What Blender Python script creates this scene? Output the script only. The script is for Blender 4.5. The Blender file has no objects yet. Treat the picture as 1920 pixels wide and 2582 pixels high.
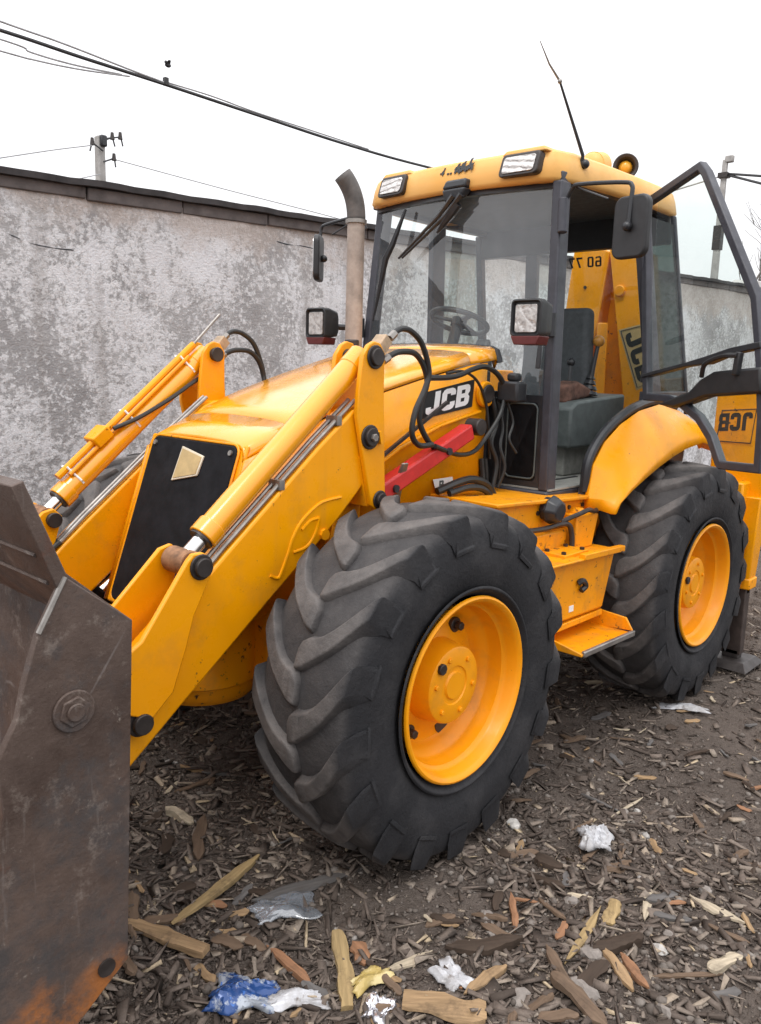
import bpy, bmesh, math, random
import numpy as np
from mathutils import Vector, Matrix
random.seed(7); np.random.seed(7)
R = math.radians
sc = bpy.context.scene
COL = sc.collection

# ------------------------------------------------------------------ camera, sky, sun, exposure
cd = bpy.data.cameras.new('camera'); cam = bpy.data.objects.new('camera', cd); COL.objects.link(cam)
CP = Vector((2.2948, 2.7829, 1.8399))
yaw, pitch, roll = R(-137.2439), R(-10.0132), R(1.7031)
fw = Vector((math.cos(yaw)*math.cos(pitch), math.sin(yaw)*math.cos(pitch), math.sin(pitch)))
rt = fw.cross(Vector((0, 0, 1))).normalized(); up = rt.cross(fw)
r2 = rt*math.cos(roll) + up*math.sin(roll); u2 = -rt*math.sin(roll) + up*math.cos(roll)
cam.matrix_world = Matrix(((r2.x, u2.x, -fw.x, CP.x), (r2.y, u2.y, -fw.y, CP.y), (r2.z, u2.z, -fw.z, CP.z), (0, 0, 0, 1)))
cd.sensor_fit = 'HORIZONTAL'; cd.sensor_width = 36; cd.lens = 38.26; cd.clip_start = 0.05; cd.clip_end = 1000
sc.camera = cam

SUN_EL, SUN_AZ = R(60), R(20)          # azimuth measured from +X towards +Y
wd = bpy.data.worlds.new('World'); sc.world = wd; wd.use_nodes = True
nt = wd.node_tree; bg = nt.nodes['Background']
sky = nt.nodes.new('ShaderNodeTexSky'); sky.sky_type = 'NISHITA'; sky.sun_disc = False
sky.sun_elevation = SUN_EL; sky.sun_rotation = R(90) - SUN_AZ; sky.dust_density = 4; sky.air_density = 1
mx = nt.nodes.new('ShaderNodeMix'); mx.data_type = 'RGBA'; mx.inputs[0].default_value = 0.95     # closed cloud cover
nt.links.new(sky.outputs[0], mx.inputs[6])
tc = nt.nodes.new('ShaderNodeTexCoord'); sx = nt.nodes.new('ShaderNodeSeparateXYZ'); nt.links.new(tc.outputs['Generated'], sx.inputs[0])
mr = nt.nodes.new('ShaderNodeMapRange'); mr.inputs['From Min'].default_value = 0; mr.inputs['From Max'].default_value = 1; mr.inputs['To Min'].default_value = 9.6; mr.inputs['To Max'].default_value = 26.5   # overcast sky: zenith near three times the horizon
nt.links.new(sx.outputs[2], mr.inputs['Value'])
cl = nt.nodes.new('ShaderNodeCombineColor'); nt.links.new(mr.outputs[0], cl.inputs[0]); nt.links.new(mr.outputs[0], cl.inputs[1])
mb = nt.nodes.new('ShaderNodeMath'); mb.operation = 'MULTIPLY'; mb.inputs[1].default_value = 1.02; nt.links.new(mr.outputs[0], mb.inputs[0]); nt.links.new(mb.outputs[0], cl.inputs[2])
nt.links.new(cl.outputs[0], mx.inputs[7])
nt.links.new(mx.outputs[2], bg.inputs[0]); bg.inputs[1].default_value = 0.1
sl = bpy.data.lights.new('sun', 'SUN'); sl.energy = 1.3; sl.angle = R(18); sl.color = (1, .97, .93)
so = bpy.data.objects.new('sun', sl); COL.objects.link(so)
sd = Vector((math.cos(SUN_AZ)*math.cos(SUN_EL), math.sin(SUN_AZ)*math.cos(SUN_EL), math.sin(SUN_EL)))
so.rotation_euler = sd.to_track_quat('Z', 'Y').to_euler(); so.location = (3, 3, 12)
vs = sc.view_settings; vs.view_transform = 'Standard'; vs.look = 'None'; vs.exposure = 0.0; vs.gamma = 1; vs.use_curve_mapping = False

# ------------------------------------------------------------------ mesh helpers
WO = {}                                   # world origin of each object (nothing here is rotated above its parts)
class G:
    def __init__(s): s.v = []; s.f = []
    def add(s, vs, fs):
        o = len(s.v); s.v += [Vector(p) for p in vs]; s.f += [[i+o for i in f] for f in fs]; return s
    def box(s, lo, hi):
        x0, y0, z0 = lo; x1, y1, z1 = hi
        return s.add([(x0,y0,z0),(x1,y0,z0),(x1,y1,z0),(x0,y1,z0),(x0,y0,z1),(x1,y0,z1),(x1,y1,z1),(x0,y1,z1)],
                     [(0,3,2,1),(4,5,6,7),(0,1,5,4),(1,2,6,5),(2,3,7,6),(3,0,4,7)])
    def hexa(s, b, t):                    # bottom quad, top quad (same winding)
        return s.add(list(b)+list(t), [(3,2,1,0),(4,5,6,7),(0,1,5,4),(1,2,6,5),(2,3,7,6),(3,0,4,7)])
    def plate(s, poly, fn, h0, h1):       # polygon in (u, v) -> fn(u, v, h), thickness h0..h1
        n = len(poly)
        return s.add([fn(u, v, h0) for u, v in poly]+[fn(u, v, h1) for u, v in poly],
                     [list(range(n))[::-1], list(range(n, 2*n))]+[(i, (i+1) % n, n+(i+1) % n, n+i) for i in range(n)])
    def prism(s, poly, y0, y1):           # profile in (x, z), extruded along y
        return s.plate(poly, lambda u, v, h: (u, h, v), y0, y1)
    def cyl(s, p0, p1, r0, r1=None, n=18):
        p0, p1 = Vector(p0), Vector(p1); r1 = r0 if r1 is None else r1
        d = (p1-p0).normalized(); a = d.orthogonal().normalized(); b = d.cross(a)
        ring = lambda p, r: [p+(a*math.cos(2*math.pi*i/n)+b*math.sin(2*math.pi*i/n))*r for i in range(n)]
        return s.add(ring(p0, r0)+ring(p1, r1), [list(range(n))[::-1], list(range(n, 2*n))]+[(i, (i+1) % n, n+(i+1) % n, n+i) for i in range(n)])
    def tube(s, pts, r, n=8, caps=True):
        pts = [Vector(p) for p in pts]; m = len(pts); rr = r if isinstance(r, (list, tuple)) else [r]*m
        a = None; vs = []
        for i, p in enumerate(pts):
            d = (pts[min(i+1, m-1)]-pts[max(i-1, 0)]).normalized()
            a = d.orthogonal().normalized() if a is None else (a-d*a.dot(d)).normalized()
            b = d.cross(a)
            vs += [p+(a*math.cos(2*math.pi*k/n)+b*math.sin(2*math.pi*k/n))*rr[i] for k in range(n)]
        fs = [(i*n+k, i*n+(k+1) % n, (i+1)*n+(k+1) % n, (i+1)*n+k) for i in range(m-1) for k in range(n)]
        if caps: fs += [list(range(n))[::-1], list(range((m-1)*n, m*n))]
        return s.add(vs, fs)
    def bar(s, p0, p1, w, h, upv=(0, 0, 1)):   # box beam between two points
        p0, p1 = Vector(p0), Vector(p1); d = (p1-p0).normalized(); u = Vector(upv)
        a = d.cross(u).normalized()*w/2; b = a.cross(d).normalized()*h/2
        q = lambda p: [p-a-b, p+a-b, p+a+b, p-a+b]
        return s.hexa(q(p0), q(p1))
    def loft(s, rings, closed=True, caps=True):
        n = len(rings[0]); vs = [p for r in rings for p in r]; m = len(rings)
        k = n if closed else n-1
        fs = [(i*n+j, i*n+(j+1) % n, (i+1)*n+(j+1) % n, (i+1)*n+j) for i in range(m-1) for j in range(k)]
        if caps and closed: fs += [list(range(n))[::-1], list(range((m-1)*n, m*n))]
        return s.add(vs, fs)
    def lathe(s, prof, c, n=48):          # axis y: prof = [(y, r)], open profile
        c = Vector(c); vs = []
        for y, r in prof: vs += [c+Vector((r*math.cos(2*math.pi*i/n), y, r*math.sin(2*math.pi*i/n))) for i in range(n)]
        return s.add(vs, [(i*n+k, i*n+(k+1) % n, (i+1)*n+(k+1) % n, (i+1)*n+k) for i in range(len(prof)-1) for k in range(n)])
    def ball(s, c, r, n=12, m=8, sq=(1, 1, 1)):
        c = Vector(c); vs = []
        for i in range(m+1):
            t = math.pi*i/m
            vs += [c+Vector((r*sq[0]*math.sin(t)*math.cos(2*math.pi*k/n), r*sq[1]*math.sin(t)*math.sin(2*math.pi*k/n), r*sq[2]*math.cos(t))) for k in range(n)]
        return s.add(vs, [(i*n+k, (i+1)*n+k, (i+1)*n+(k+1) % n, i*n+(k+1) % n) for i in range(m) for k in range(n)])
    def mir(s):
        g = G(); g.v = [Vector((p.x, -p.y, p.z)) for p in s.v]; g.f = [f[::-1] for f in s.f]; return g
    def build(s, name, mat, parent=None, bevel=0, smooth=35, label=None, origin=None, solid=0, seg=2, weld=True):
        me = bpy.data.meshes.new(name)
        if origin is None:
            lo = [min(p[i] for p in s.v) for i in range(3)]; hi = [max(p[i] for p in s.v) for i in range(3)]
            origin = Vector([(a+b)/2 for a, b in zip(lo, hi)])
        origin = Vector(origin)
        me.from_pydata([p-origin for p in s.v], [], s.f); me.validate()
        bm = bmesh.new(); bm.from_mesh(me)
        if weld: bmesh.ops.remove_doubles(bm, verts=bm.verts, dist=2e-5)
        bmesh.ops.recalc_face_normals(bm, faces=bm.faces); bm.to_mesh(me); bm.free()
        for p in me.polygons: p.use_smooth = True
        me.set_sharp_from_angle(angle=R(smooth))
        o = bpy.data.objects.new(name, me); COL.objects.link(o); me.materials.append(mat)
        WO[o.name] = origin.copy()
        if parent: o.parent = parent; o.location = origin-WO[parent.name]
        else: o.location = origin
        if label: o['label'] = label
        if solid:
            m = o.modifiers.new('thickness', 'SOLIDIFY'); m.thickness = solid; m.offset = -1
        if bevel:
            m = o.modifiers.new('bevel', 'BEVEL'); m.width = bevel; m.segments = seg; m.limit_method = 'ANGLE'; m.angle_limit = R(35); m.harden_normals = False
        return o
def empty(name, loc):
    o = bpy.data.objects.new(name, None); COL.objects.link(o); o.location = loc; o.empty_display_size = .2; WO[o.name] = Vector(loc); return o
def tag(o, label=None, cat=None, group=None, kind=None):
    for k, v in (('label', label), ('category', cat), ('group', group), ('kind', kind)):
        if v: o[k] = v
    return o
def smooth_path(pts, k=6):                # Catmull-Rom through the points
    P = [Vector(p) for p in pts]; P = [P[0]*2-P[1]]+P+[P[-1]*2-P[-2]]; out = []
    for i in range(1, len(P)-2):
        a, b, c, d = P[i-1:i+3]
        for j in range(k):
            t = j/k
            out.append(.5*((2*b)+(c-a)*t+(2*a-5*b+4*c-d)*t*t+(3*b-a-3*c+d)*t**3))
    return out+[P[-2]]
def rrect(u0, v0, u1, v1, r, k=4):
    out = []
    for cx, cy, a0 in ((u1-r, v1-r, 0), (u0+r, v1-r, 90), (u0+r, v0+r, 180), (u1-r, v0+r, 270)):
        out += [(cx+r*math.cos(R(a0+90*i/k)), cy+r*math.sin(R(a0+90*i/k))) for i in range(k+1)]
    return out

# ------------------------------------------------------------------ materials
class M:
    def __init__(s, name):
        s.m = bpy.data.materials.new(name); s.m.use_nodes = True; s.t = s.m.node_tree
        s.b = s.t.nodes['Principled BSDF']; s.out = s.t.nodes['Material Output']
        s.co = s.t.nodes.new('ShaderNodeTexCoord').outputs['Object']
    def n(s, t, **k):
        x = s.t.nodes.new(t)
        for a, b in k.items(): setattr(x, a, b)
        return x
    def l(s, a, b): s.t.links.new(a, b)
    def noise(s, scale, detail=4, rough=.55, vec=None, stretch=None, off=0):
        v = vec or s.co
        if stretch or off:
            mp = s.n('ShaderNodeMapping'); s.l(v, mp.inputs[0]); mp.inputs['Scale'].default_value = stretch or (1, 1, 1); mp.inputs['Location'].default_value = (off, off, off); v = mp.outputs[0]
        x = s.n('ShaderNodeTexNoise'); x.inputs['Scale'].default_value = scale; x.inputs['Detail'].default_value = detail; x.inputs['Roughness'].default_value = rough
        s.l(v, x.inputs['Vector']); return x.outputs['Fac']
    def ramp(s, fac, a, b, lo=0, hi=1):
        x = s.n('ShaderNodeMapRange'); x.inputs['From Min'].default_value = a; x.inputs['From Max'].default_value = b
        x.inputs['To Min'].default_value = lo; x.inputs['To Max'].default_value = hi; s.l(fac, x.inputs['Value']); return x.outputs[0]
    def mix(s, fac, a, b):
        x = s.n('ShaderNodeMix', data_type='RGBA')
        for v, i in ((fac, 0), (a, 6), (b, 7)):
            if hasattr(v, 'is_linked'): s.l(v, x.inputs[i])
            elif i == 0: x.inputs[0].default_value = v
            else: x.inputs[i].default_value = (*v, 1)
        return x.outputs[2]
    def math(s, op, a, b):
        x = s.n('ShaderNodeMath', operation=op)
        for v, i in ((a, 0), (b, 1)):
            if hasattr(v, 'is_linked'): s.l(v, x.inputs[i])
            else: x.inputs[i].default_value = v
        return x.outputs[0]
    def attr(s, name): return s.n('ShaderNodeAttribute', attribute_name=name).outputs['Fac']
    def set(s, col=None, rough=None, metal=None, bump=None, bs=.2, bd=.01, coat=None, spec=None):
        b = s.b
        for v, k in ((col, 'Base Color'), (rough, 'Roughness'), (metal, 'Metallic'), (coat, 'Coat Weight'), (spec, 'Specular IOR Level')):
            if v is None: continue
            if hasattr(v, 'is_linked'): s.l(v, b.inputs[k])
            else: b.inputs[k].default_value = (*v, 1) if isinstance(v, tuple) else v
        if bump is not None:
            x = s.n('ShaderNodeBump'); x.inputs['Strength'].default_value = bs; x.inputs['Distance'].default_value = bd
            s.l(bump, x.inputs['Height']); s.l(x.outputs[0], b.inputs['Normal'])
        return s.m
def paint(name, c1, c2, rust=.70, dirt=.35, rough=.3):
    m = M(name)
    c = m.mix(m.ramp(m.noise(2.5, 3), .35, .65), c1, c2)
    c = m.mix(m.ramp(m.noise(7, 9, .65, off=3), .52, .78, 0, dirt), c, (.22, .13, .05))
    c = m.mix(m.ramp(m.noise(10, 3, .5, stretch=(1, 1, .12), off=8), .6, .8, 0, dirt*.7), c, (.25, .14, .05))
    c = m.mix(m.ramp(m.noise(28, 6, .7, off=5), rust, rust+.06), c, (.055, .028, .018))
    return m.set(c, m.ramp(m.noise(14, 6, .6), .3, .8, rough-.05, rough+.25), 0, m.noise(30, 4), .05, .004, spec=.38)
YEL = paint('yellow paint', (.86, .345, .001), (.83, .315, .001), .655, .34, .25)
YRIM = paint('wheel paint', (.85, .335, .002), (.80, .295, .002), .68, .38, .34)
YWORN = paint('worn yellow paint', (.85, .33, .002), (.80, .285, .002), .60, .55, .36)
YFADE = paint('sun bleached roof yellow', (.78, .44, .14), (.77, .39, .09), .74, .2, .42)
YBON = paint('glossy bonnet yellow', (.86, .35, .002), (.84, .33, .002), .74, .07, .15); _b = YBON.node_tree.nodes['Principled BSDF']; _b.inputs['Specular IOR Level'].default_value = .5; _b.inputs['Coat Weight'].default_value = .9; _b.inputs['Coat Roughness'].default_value = .14
def plain(name, c, rough=.5, metal=0, var=.25, sc_=18, bump=.1):
    m = M(name); d = tuple(x*(1-var) for x in c); e = tuple(min(1, x*(1+var)) for x in c)
    return m.set(m.mix(m.ramp(m.noise(sc_, 6, .65), .3, .7), d, e), m.ramp(m.noise(sc_*.7, 5), .3, .75, max(.05, rough-.1), min(1, rough+.15)), metal, m.noise(sc_*3, 4), bump, .004)
BLACK = plain('black painted steel', (.022, .023, .027), .42)
CABF = plain('grey black cab frame paint', (.042, .043, .055), .45)
PLAST = plain('black plastic', (.02, .02, .022), .5)
HOSE = plain('rubber hose', (.018, .018, .018), .45)
STEEL = plain('dull steel', (.30, .28, .26), .4, .7, .3)
CHROME = plain('chromed rod', (.72, .70, .68), .14, 1, .1)
PIPE = plain('sooty rusted exhaust pipe', (.36, .30, .26), .55, .35, .35, 9)
SOOT = plain('sooty pipe bend', (.10, .09, .085), .6, .2, .5, 9)
TAN = plain('bare fitting', (.40, .29, .19), .55, .2, .4); EYEM = plain('rusty rod eye', (.26, .13, .065), .6, .2, .5, 30)
PINM = plain('greasy pin steel', (.045, .038, .036), .45, .4, .4)
RED = plain('red painted strut', (.52, .022, .02), .38, 0, .15)
WHITE = plain('white vinyl', (.82, .82, .82), .4, 0, .04)
DECAL = plain('black vinyl', (.012, .012, .013), .35, 0, .1)
EMB = plain('faded badge', (.50, .36, .17), .5, .1, .15)
EMBR = plain('badge rim', (.66, .58, .45), .45, .1, .1)
SEATM = plain('grey seat fabric', (.07, .078, .085), .8, 0, .2, 40)
GREY = plain('grey green console plastic', (.085, .10, .10), .6); DASHM = plain('light grey dashboard', (.26, .275, .28), .6)
LGREY = plain('dusty grey floor mat', (.25, .25, .23), .8)
REDL = plain('red indicator lens', (.10, .016, .015), .35, 0, .25)
AMB = plain('amber lamp dome', (.75, .36, .03), .25, 0, .1)
CREAM = plain('cream worn cap', (.60, .52, .35), .6)
CONC = plain('grey concrete', (.36, .345, .33), .85, 0, .25, 6)
CABLE = plain('dark cable', (.03, .03, .032), .6)
WIREG = plain('pale grey wire', (.33, .33, .34), .6)
BARK = plain('grey bark', (.13, .115, .10), .9, 0, .3, 8)
LENS = None
m = M('ribbed lamp lens')
w = m.n('ShaderNodeTexWave'); w.inputs['Scale'].default_value = 30; w.inputs['Distortion'].default_value = 2; m.l(m.co, w.inputs[0])
LENS = m.set(m.mix(m.ramp(m.noise(45, 5), .35, .65), (.42, .39, .375), (.70, .68, .66)), .14, .45, w.outputs['Fac'], .6, .01)
m = M('rubber')
dust = m.attr('dust')
dm = m.math('MULTIPLY', dust, m.ramp(m.noise(9, 9, .7), .25, .62, .25, 1))
sm = m.ramp(m.noise(5, 7, .65, off=4), .48, .68, 0, .40)
c = m.mix(m.ramp(m.noise(4, 5), .3, .7), (.013, .0135, .016), (.023, .023, .026))
c = m.mix(sm, c, (.060, .058, .060)); c = m.mix(dm, c, (.135, .122, .116))
RUB = m.set(c, m.ramp(m.noise(20, 5), .3, .7, .58, .85), 0, m.math('ADD', m.noise(60, 6, .7), m.noise(9, 8, .75)), .45, .010, spec=.3)
m = M('worn bucket steel')
c = m.mix(m.ramp(m.noise(2.6, 9, .72), .36, .62), (.058, .037, .029), (.125, .088, .072))
c = m.mix(m.ramp(m.noise(2.0, 8, .75, off=9), .50, .60, 0, .75), c, (.056, .055, .058))
c = m.mix(m.ramp(m.noise(7, 10, .8, off=2), .55, .64, 0, .7), c, (.22, .18, .155))
c = m.mix(m.ramp(m.noise(5, 8, .75, off=31), .60, .68, 0, .7), c, (.11, .045, .028))
c = m.mix(m.ramp(m.noise(45, 3, .6, stretch=(1.0, 1, .10), off=7), .64, .72, 0, .22), c, (.26, .235, .22))
for k_, (ang, st) in enumerate(((35, .04), (-50, .05), (70, .035))):
    mp = m.n('ShaderNodeMapping'); m.l(m.co, mp.inputs[0]); mp.inputs['Rotation'].default_value = (0, R(ang), 0)
    m2 = m.n('ShaderNodeMapping'); m.l(mp.outputs[0], m2.inputs[0]); m2.inputs['Scale'].default_value = (1, .3, st)
    c = m.mix(m.ramp(m.noise(26, 2, .5, vec=m2.outputs[0], off=k_*5), .72, .76, 0, .4), c, (.27, .245, .235))
c = m.mix(m.ramp(m.noise(16, 8, .8, off=14), .62, .70, 0, .85), c, (.30, .265, .225))
geo = m.n('ShaderNodeSeparateXYZ'); m.l(m.n('ShaderNodeNewGeometry').outputs['Position'], geo.inputs[0])
lowz = m.ramp(m.math('ADD', geo.outputs[2], m.ramp(m.noise(6, 6), .3, .7, -.08, .08)), .46, .36)
c = m.mix(m.math('MULTIPLY', lowz, m.ramp(m.noise(5, 6, .7, off=6), .40, .52)), c, (.36, .13, .035))
BUCK = m.set(c, m.ramp(m.noise(8, 7), .3, .7, .36, .7), .2, m.noise(14, 11, .75), .5, .012)
# glass: thin pane, see-through with the reflection of the sky
def glass(name, tint, k=1.0, haze=.05):   # Schlick reflection of one face; bluish diffuse mixed in for the veil; rest passes through
    m = M(name)
    tr = m.n('ShaderNodeBsdfTransparent'); tr.inputs[0].default_value = (*tint, 1)
    gl = m.n('ShaderNodeBsdfGlossy'); gl.inputs['Roughness'].default_value = .015
    lw = m.n('ShaderNodeLayerWeight').outputs['Facing']
    f = m.math('MULTIPLY', m.math('ADD', m.math('MULTIPLY', m.math('POWER', lw, 5.0), .9), .045), k)
    ds = m.n('ShaderNodeBsdfDiffuse'); ds.inputs[0].default_value = (.52, .56, .62, 1)
    x0 = m.n('ShaderNodeMixShader'); m.l(m.ramp(m.noise(5, 8, .7, off=2), .35, .8, haze*.5, haze*1.6), x0.inputs[0]); m.l(tr.outputs[0], x0.inputs[1]); m.l(ds.outputs[0], x0.inputs[2])
    x = m.n('ShaderNodeMixShader'); m.l(f, x.inputs[0]); m.l(x0.outputs[0], x.inputs[1]); m.l(gl.outputs[0], x.inputs[2]); m.l(x.outputs[0], m.out.inputs[0])
    return m.m
GLASS = glass('windscreen glass', (.90, .965, .945), 2.3, .10); GLASSD = glass('side glass', (.62, .72, .69), 1.6, .04); GLASSP = glass('door glass', (.93, .965, .95), .9, .02); GLASSQ = glass('quarter glass tint and dark reflection', (.06, .09, .08), .4, .03); CLEARP = glass('clear plastic film', (.8, .8, .8), 2.5, .3)  # left quarter glass: green tint darkened to stand in for reflected trees

# ------------------------------------------------------------------ terrain
PH = np.random.uniform(0, 6.28, (10, 2)); KV = np.random.normal(0, 1, (10, 2))
KV = KV/np.linalg.norm(KV, axis=1)[:, None]*np.array([.7, .9, 1.6, 2.1, 3.3, 4.7, 7, 9, 15, 22])[:, None]
AM = np.array([.012, .012, .012, .010, .009, .008, .006, .005, .0035, .0025])
def gh(x, y):
    x = np.asarray(x, float); y = np.asarray(y, float); h = np.zeros_like(x)
    for k, a, p in zip(KV, AM, PH): h = h+a*np.sin(k[0]*x+k[1]*y+p[0])
    h = h*np.clip(1.2-np.hypot(x+1, y)*.02, .2, 1)-.012
    # tyre prints left by the lugs behind and beside the rear wheel
    for yc in (.95, 1.62):
        w = np.exp(-((y-yc-.10*(x+2.2))/.17)**4)*np.clip((-1.9-x)/.5, 0, 1)
        h = h+w*(-.018+.028*np.tanh(3*np.sin(2*np.pi*(x/.24+np.abs(y-yc)*1.6))))
    # mulch pushed up round the tyres
    for cx in (0, -2.22):
        for cy in (.91, -.91):
            h = h+.030*np.exp(-(((x-cx)/.52)**2+((y-cy)/.36)**2)**2)
    return h
def raw_mesh(name, verts, quads, mat, attr=None):
    me = bpy.data.meshes.new(name); nv = len(verts); nf, k = quads.shape
    me.vertices.add(nv); me.vertices.foreach_set('co', np.asarray(verts, np.float32).ravel())
    me.loops.add(nf*k); me.loops.foreach_set('vertex_index', quads.astype(np.int32).ravel())
    me.polygons.add(nf); me.polygons.foreach_set('loop_start', np.arange(0, nf*k, k, dtype=np.int32)); me.polygons.foreach_set('loop_total', np.full(nf, k, np.int32))
    me.update(calc_edges=True); me.validate()
    if attr is not None:
        a = me.attributes.new('tone', 'FLOAT', 'POINT'); a.data.foreach_set('value', np.asarray(attr, np.float32))
    me.materials.append(mat); o = bpy.data.objects.new(name, me); COL.objects.link(o); WO[o.name] = Vector(); return o
def axis(lo, hi, step, far):
    a = list(np.arange(lo, hi+1e-6, step)); s = step; b = [a[-1]]; c = [a[0]]
    while b[-1] < far: s *= 1.22; b.append(b[-1]+s)
    s = step
    while c[-1] > -far: s *= 1.22; c.append(c[-1]-s)
    return np.array(c[:0:-1]+a+b[1:])
gx = axis(-6.5, 2.6, .022, 250); gy = axis(-2.4, 3.2, .022, 250)
X, Y = np.meshgrid(gx, gy, indexing='ij'); Z = gh(X, Y)
nx, ny = X.shape; I = np.arange(nx*ny).reshape(nx, ny)
Q = np.stack([I[:-1, :-1], I[1:, :-1], I[1:, 1:], I[:-1, 1:]], -1).reshape(-1, 4)
m = M('dark mulch soil')
c = m.mix(m.ramp(m.noise(2.2, 6, .6), .35, .65), (.105, .084, .071), (.17, .138, .118))
c = m.mix(m.ramp(m.noise(60, 6, .75), .5, .72), c, (.23, .19, .163))
c = m.mix(m.ramp(m.noise(24, 5, .7, off=4), .56, .7), c, (.040, .029, .023))
SOIL = m.set(c, .95, 0, m.math('ADD', m.noise(45, 8, .8), m.noise(130, 3)), 1.0, .02, spec=.2)
ground = tag(raw_mesh('ground', np.stack([X, Y, Z], -1).reshape(-1, 3), Q, SOIL), kind='structure')
ground.data.polygons.foreach_set('use_smooth', np.ones(len(Q), bool))

# ------------------------------------------------------------------ whitewashed concrete wall
WX0, WX1 = 6.0, -34.0
def wy(x): return -3.0-.05*x              # the wall runs almost parallel to the loader
def wt(x): return 3.095+.028*(-x) if x > -12 else 3.43+.01*(-x-12)
wall = empty('concrete_wall', (-8, wy(-8), 0)); tag(wall, 'long whitewashed concrete wall with peeling paint behind the loader', 'wall')
m = M('peeling whitewash')
big = m.ramp(m.noise(1.5, 8, .68), .34, .66, -.11, .11)
f1 = m.ramp(m.math('ADD', m.noise(24, 12, .74), big), .455, .56, 0, .9)
f2 = m.ramp(m.math('ADD', m.noise(5.5, 9, .75, off=5), big), .50, .64, 0, .7)
grey = m.mix(m.ramp(m.noise(1.6, 7, .65, off=2), .35, .65), (.30, .29, .292), (.42, .408, .41))
c = m.mix(f1, grey, (.70, .692, .705)); c = m.mix(f2, c, (.70, .695, .72))
c = m.mix(m.ramp(m.noise(4, 5, .6, stretch=(1, 1, .07), off=1), .54, .70, 0, .6), c, (.30, .275, .26))
zz = m.n('ShaderNodeSeparateXYZ'); m.l(m.co, zz.inputs[0])
topf = m.ramp(m.math('ADD', zz.outputs[2], m.ramp(m.noise(2.5, 7, .7, off=8), .3, .7, -.22, .22)), 2.76, 2.97, 0, .7)
c = m.mix(topf, c, m.t.nodes.new('ShaderNodeRGB').outputs[0]); m.t.nodes['Color' if 'Color' in m.t.nodes else 'RGB'].outputs[0].default_value = (.50, .43, .39, 1)
c = m.mix(m.ramp(m.noise(26, 4, .6, off=6), .70, .76, 0, .75), c, (.12, .11, .105))
c = m.mix(m.ramp(m.noise(3.2, 9, .75, off=12), .60, .70, 0, .5), c, (.25, .225, .21))
WALLM = m.set(c, .9, 0, m.math('ADD', m.noise(24, 12, .74), m.noise(60, 5)), .55, .02, spec=.25)
xs = np.concatenate([np.arange(6, -14, -.05), np.arange(-14, -34.1, -.5)]); ts = np.linspace(0, 1, 64)
def rel(x, z): # plaster relief
    a = sum(np.sin(x*k1+z*k2+p)*w for k1, k2, p, w in ((1.3, .9, 0, .010), (3.1, -2.2, 1, .006), (7.3, 5.1, 2, .004), (13, -17, 3, .003), (29, 23, 4, .002)))
    return a
V = []
for x in xs:
    t_ = wt(x)-.10
    for t in ts: V.append((x, wy(x)+rel(x, t*t_), -.3+t*(t_+.3)))
nW = len(xs); I = np.arange(nW*64).reshape(nW, 64)
Qw = np.stack([I[:-1, :-1], I[1:, :-1], I[1:, 1:], I[:-1, 1:]], -1).reshape(-1, 4)[:, ::-1]
wf = raw_mesh('plaster_face', V, Qw, WALLM); wf.data.polygons.foreach_set('use_smooth', np.ones(len(Qw), bool))
wf.parent = wall; wf.location = -WO[wall.name]
g = G(); g.add([(WX0, wy(WX0)-.05, -.3), (WX1, wy(WX1)-.05, -.3), (WX1, wy(WX1)-.40, -.3), (WX0, wy(WX0)-.40, -.3),
                (WX0, wy(WX0)-.05, wt(WX0)-.16), (WX1, wy(WX1)-.05, wt(WX1)-.16), (WX1, wy(WX1)-.40, wt(WX1)-.16), (WX0, wy(WX0)-.40, wt(WX0)-.16)],
               [(0,3,2,1),(4,5,6,7),(0,1,5,4),(1,2,6,5),(2,3,7,6),(3,0,4,7)])
g.build('wall_core', CONC, wall)
FASC = plain('damp stained fascia concrete', (.125, .108, .105), .85, 0, .45, 5, .4)
ROOFF = plain('dark roofing felt', (.045, .041, .043), .8, 0, .4, 7, .3)
x = 5.6
while x > -30:
    L = random.uniform(.75, 1.25); e = x-L+.012
    d = random.uniform(-.006, .006); h = random.uniform(-.010, .004)
    g = G(); b = lambda X, dz, oy: (X, wy(X)+oy, wt(X)+dz)
    g.hexa([b(x, -.138+h, .03+d), b(e, -.138+h, .03+d), b(e, -.138+h, -.3), b(x, -.138+h, -.3)], [b(x, -.055, .03+d), b(e, -.055, .03+d), b(e, -.055, -.3), b(x, -.055, -.3)])
    g.build('fascia_block', FASC, wall, bevel=.008); x -= L
V = []; xr = np.arange(5.8, -32, -.12)
for x in xr:
    j = .004*math.sin(x*5.1)+.004*math.sin(x*13.7)+random.uniform(-.003, .003)
    V += [(x, wy(x)+.075+j, wt(x)-.054+j*.6), (x, wy(x)+.08+j, wt(x)-.012+j*.6), (x, wy(x)-.45, wt(x)+.0), (x, wy(x)-.45, wt(x)-.05)]
g = G(); g.loft([V[i*4:i*4+4] for i in range(len(xr))]); g.build('roof_edge', ROOFF, wall, smooth=50)
# long cracks: thin black tubes, the gap's shadow put into their colour
for pts in (((-2.40, 2.905), (-2.55, 2.893), (-2.70, 2.900), (-2.85, 2.892)), ((-.15, 2.665), (-.30, 2.625), (-.45, 2.612), (-.6, 2.616))):
    g = G(); g.tube(smooth_path([(x, wy(x)+rel(x, z)-.003, z) for x, z in pts]), [.002]+[.006]*(3*6-1)+[.002], 6); g.build('plaster_crack', BLACK, wall)

# ------------------------------------------------------------------ backhoe loader
LD = empty('backhoe_loader', (-1.0, 0, 0))
tag(LD, 'yellow backhoe loader with big black tyres, open cab door and raised rusty front bucket', 'backhoe loader')
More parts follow.
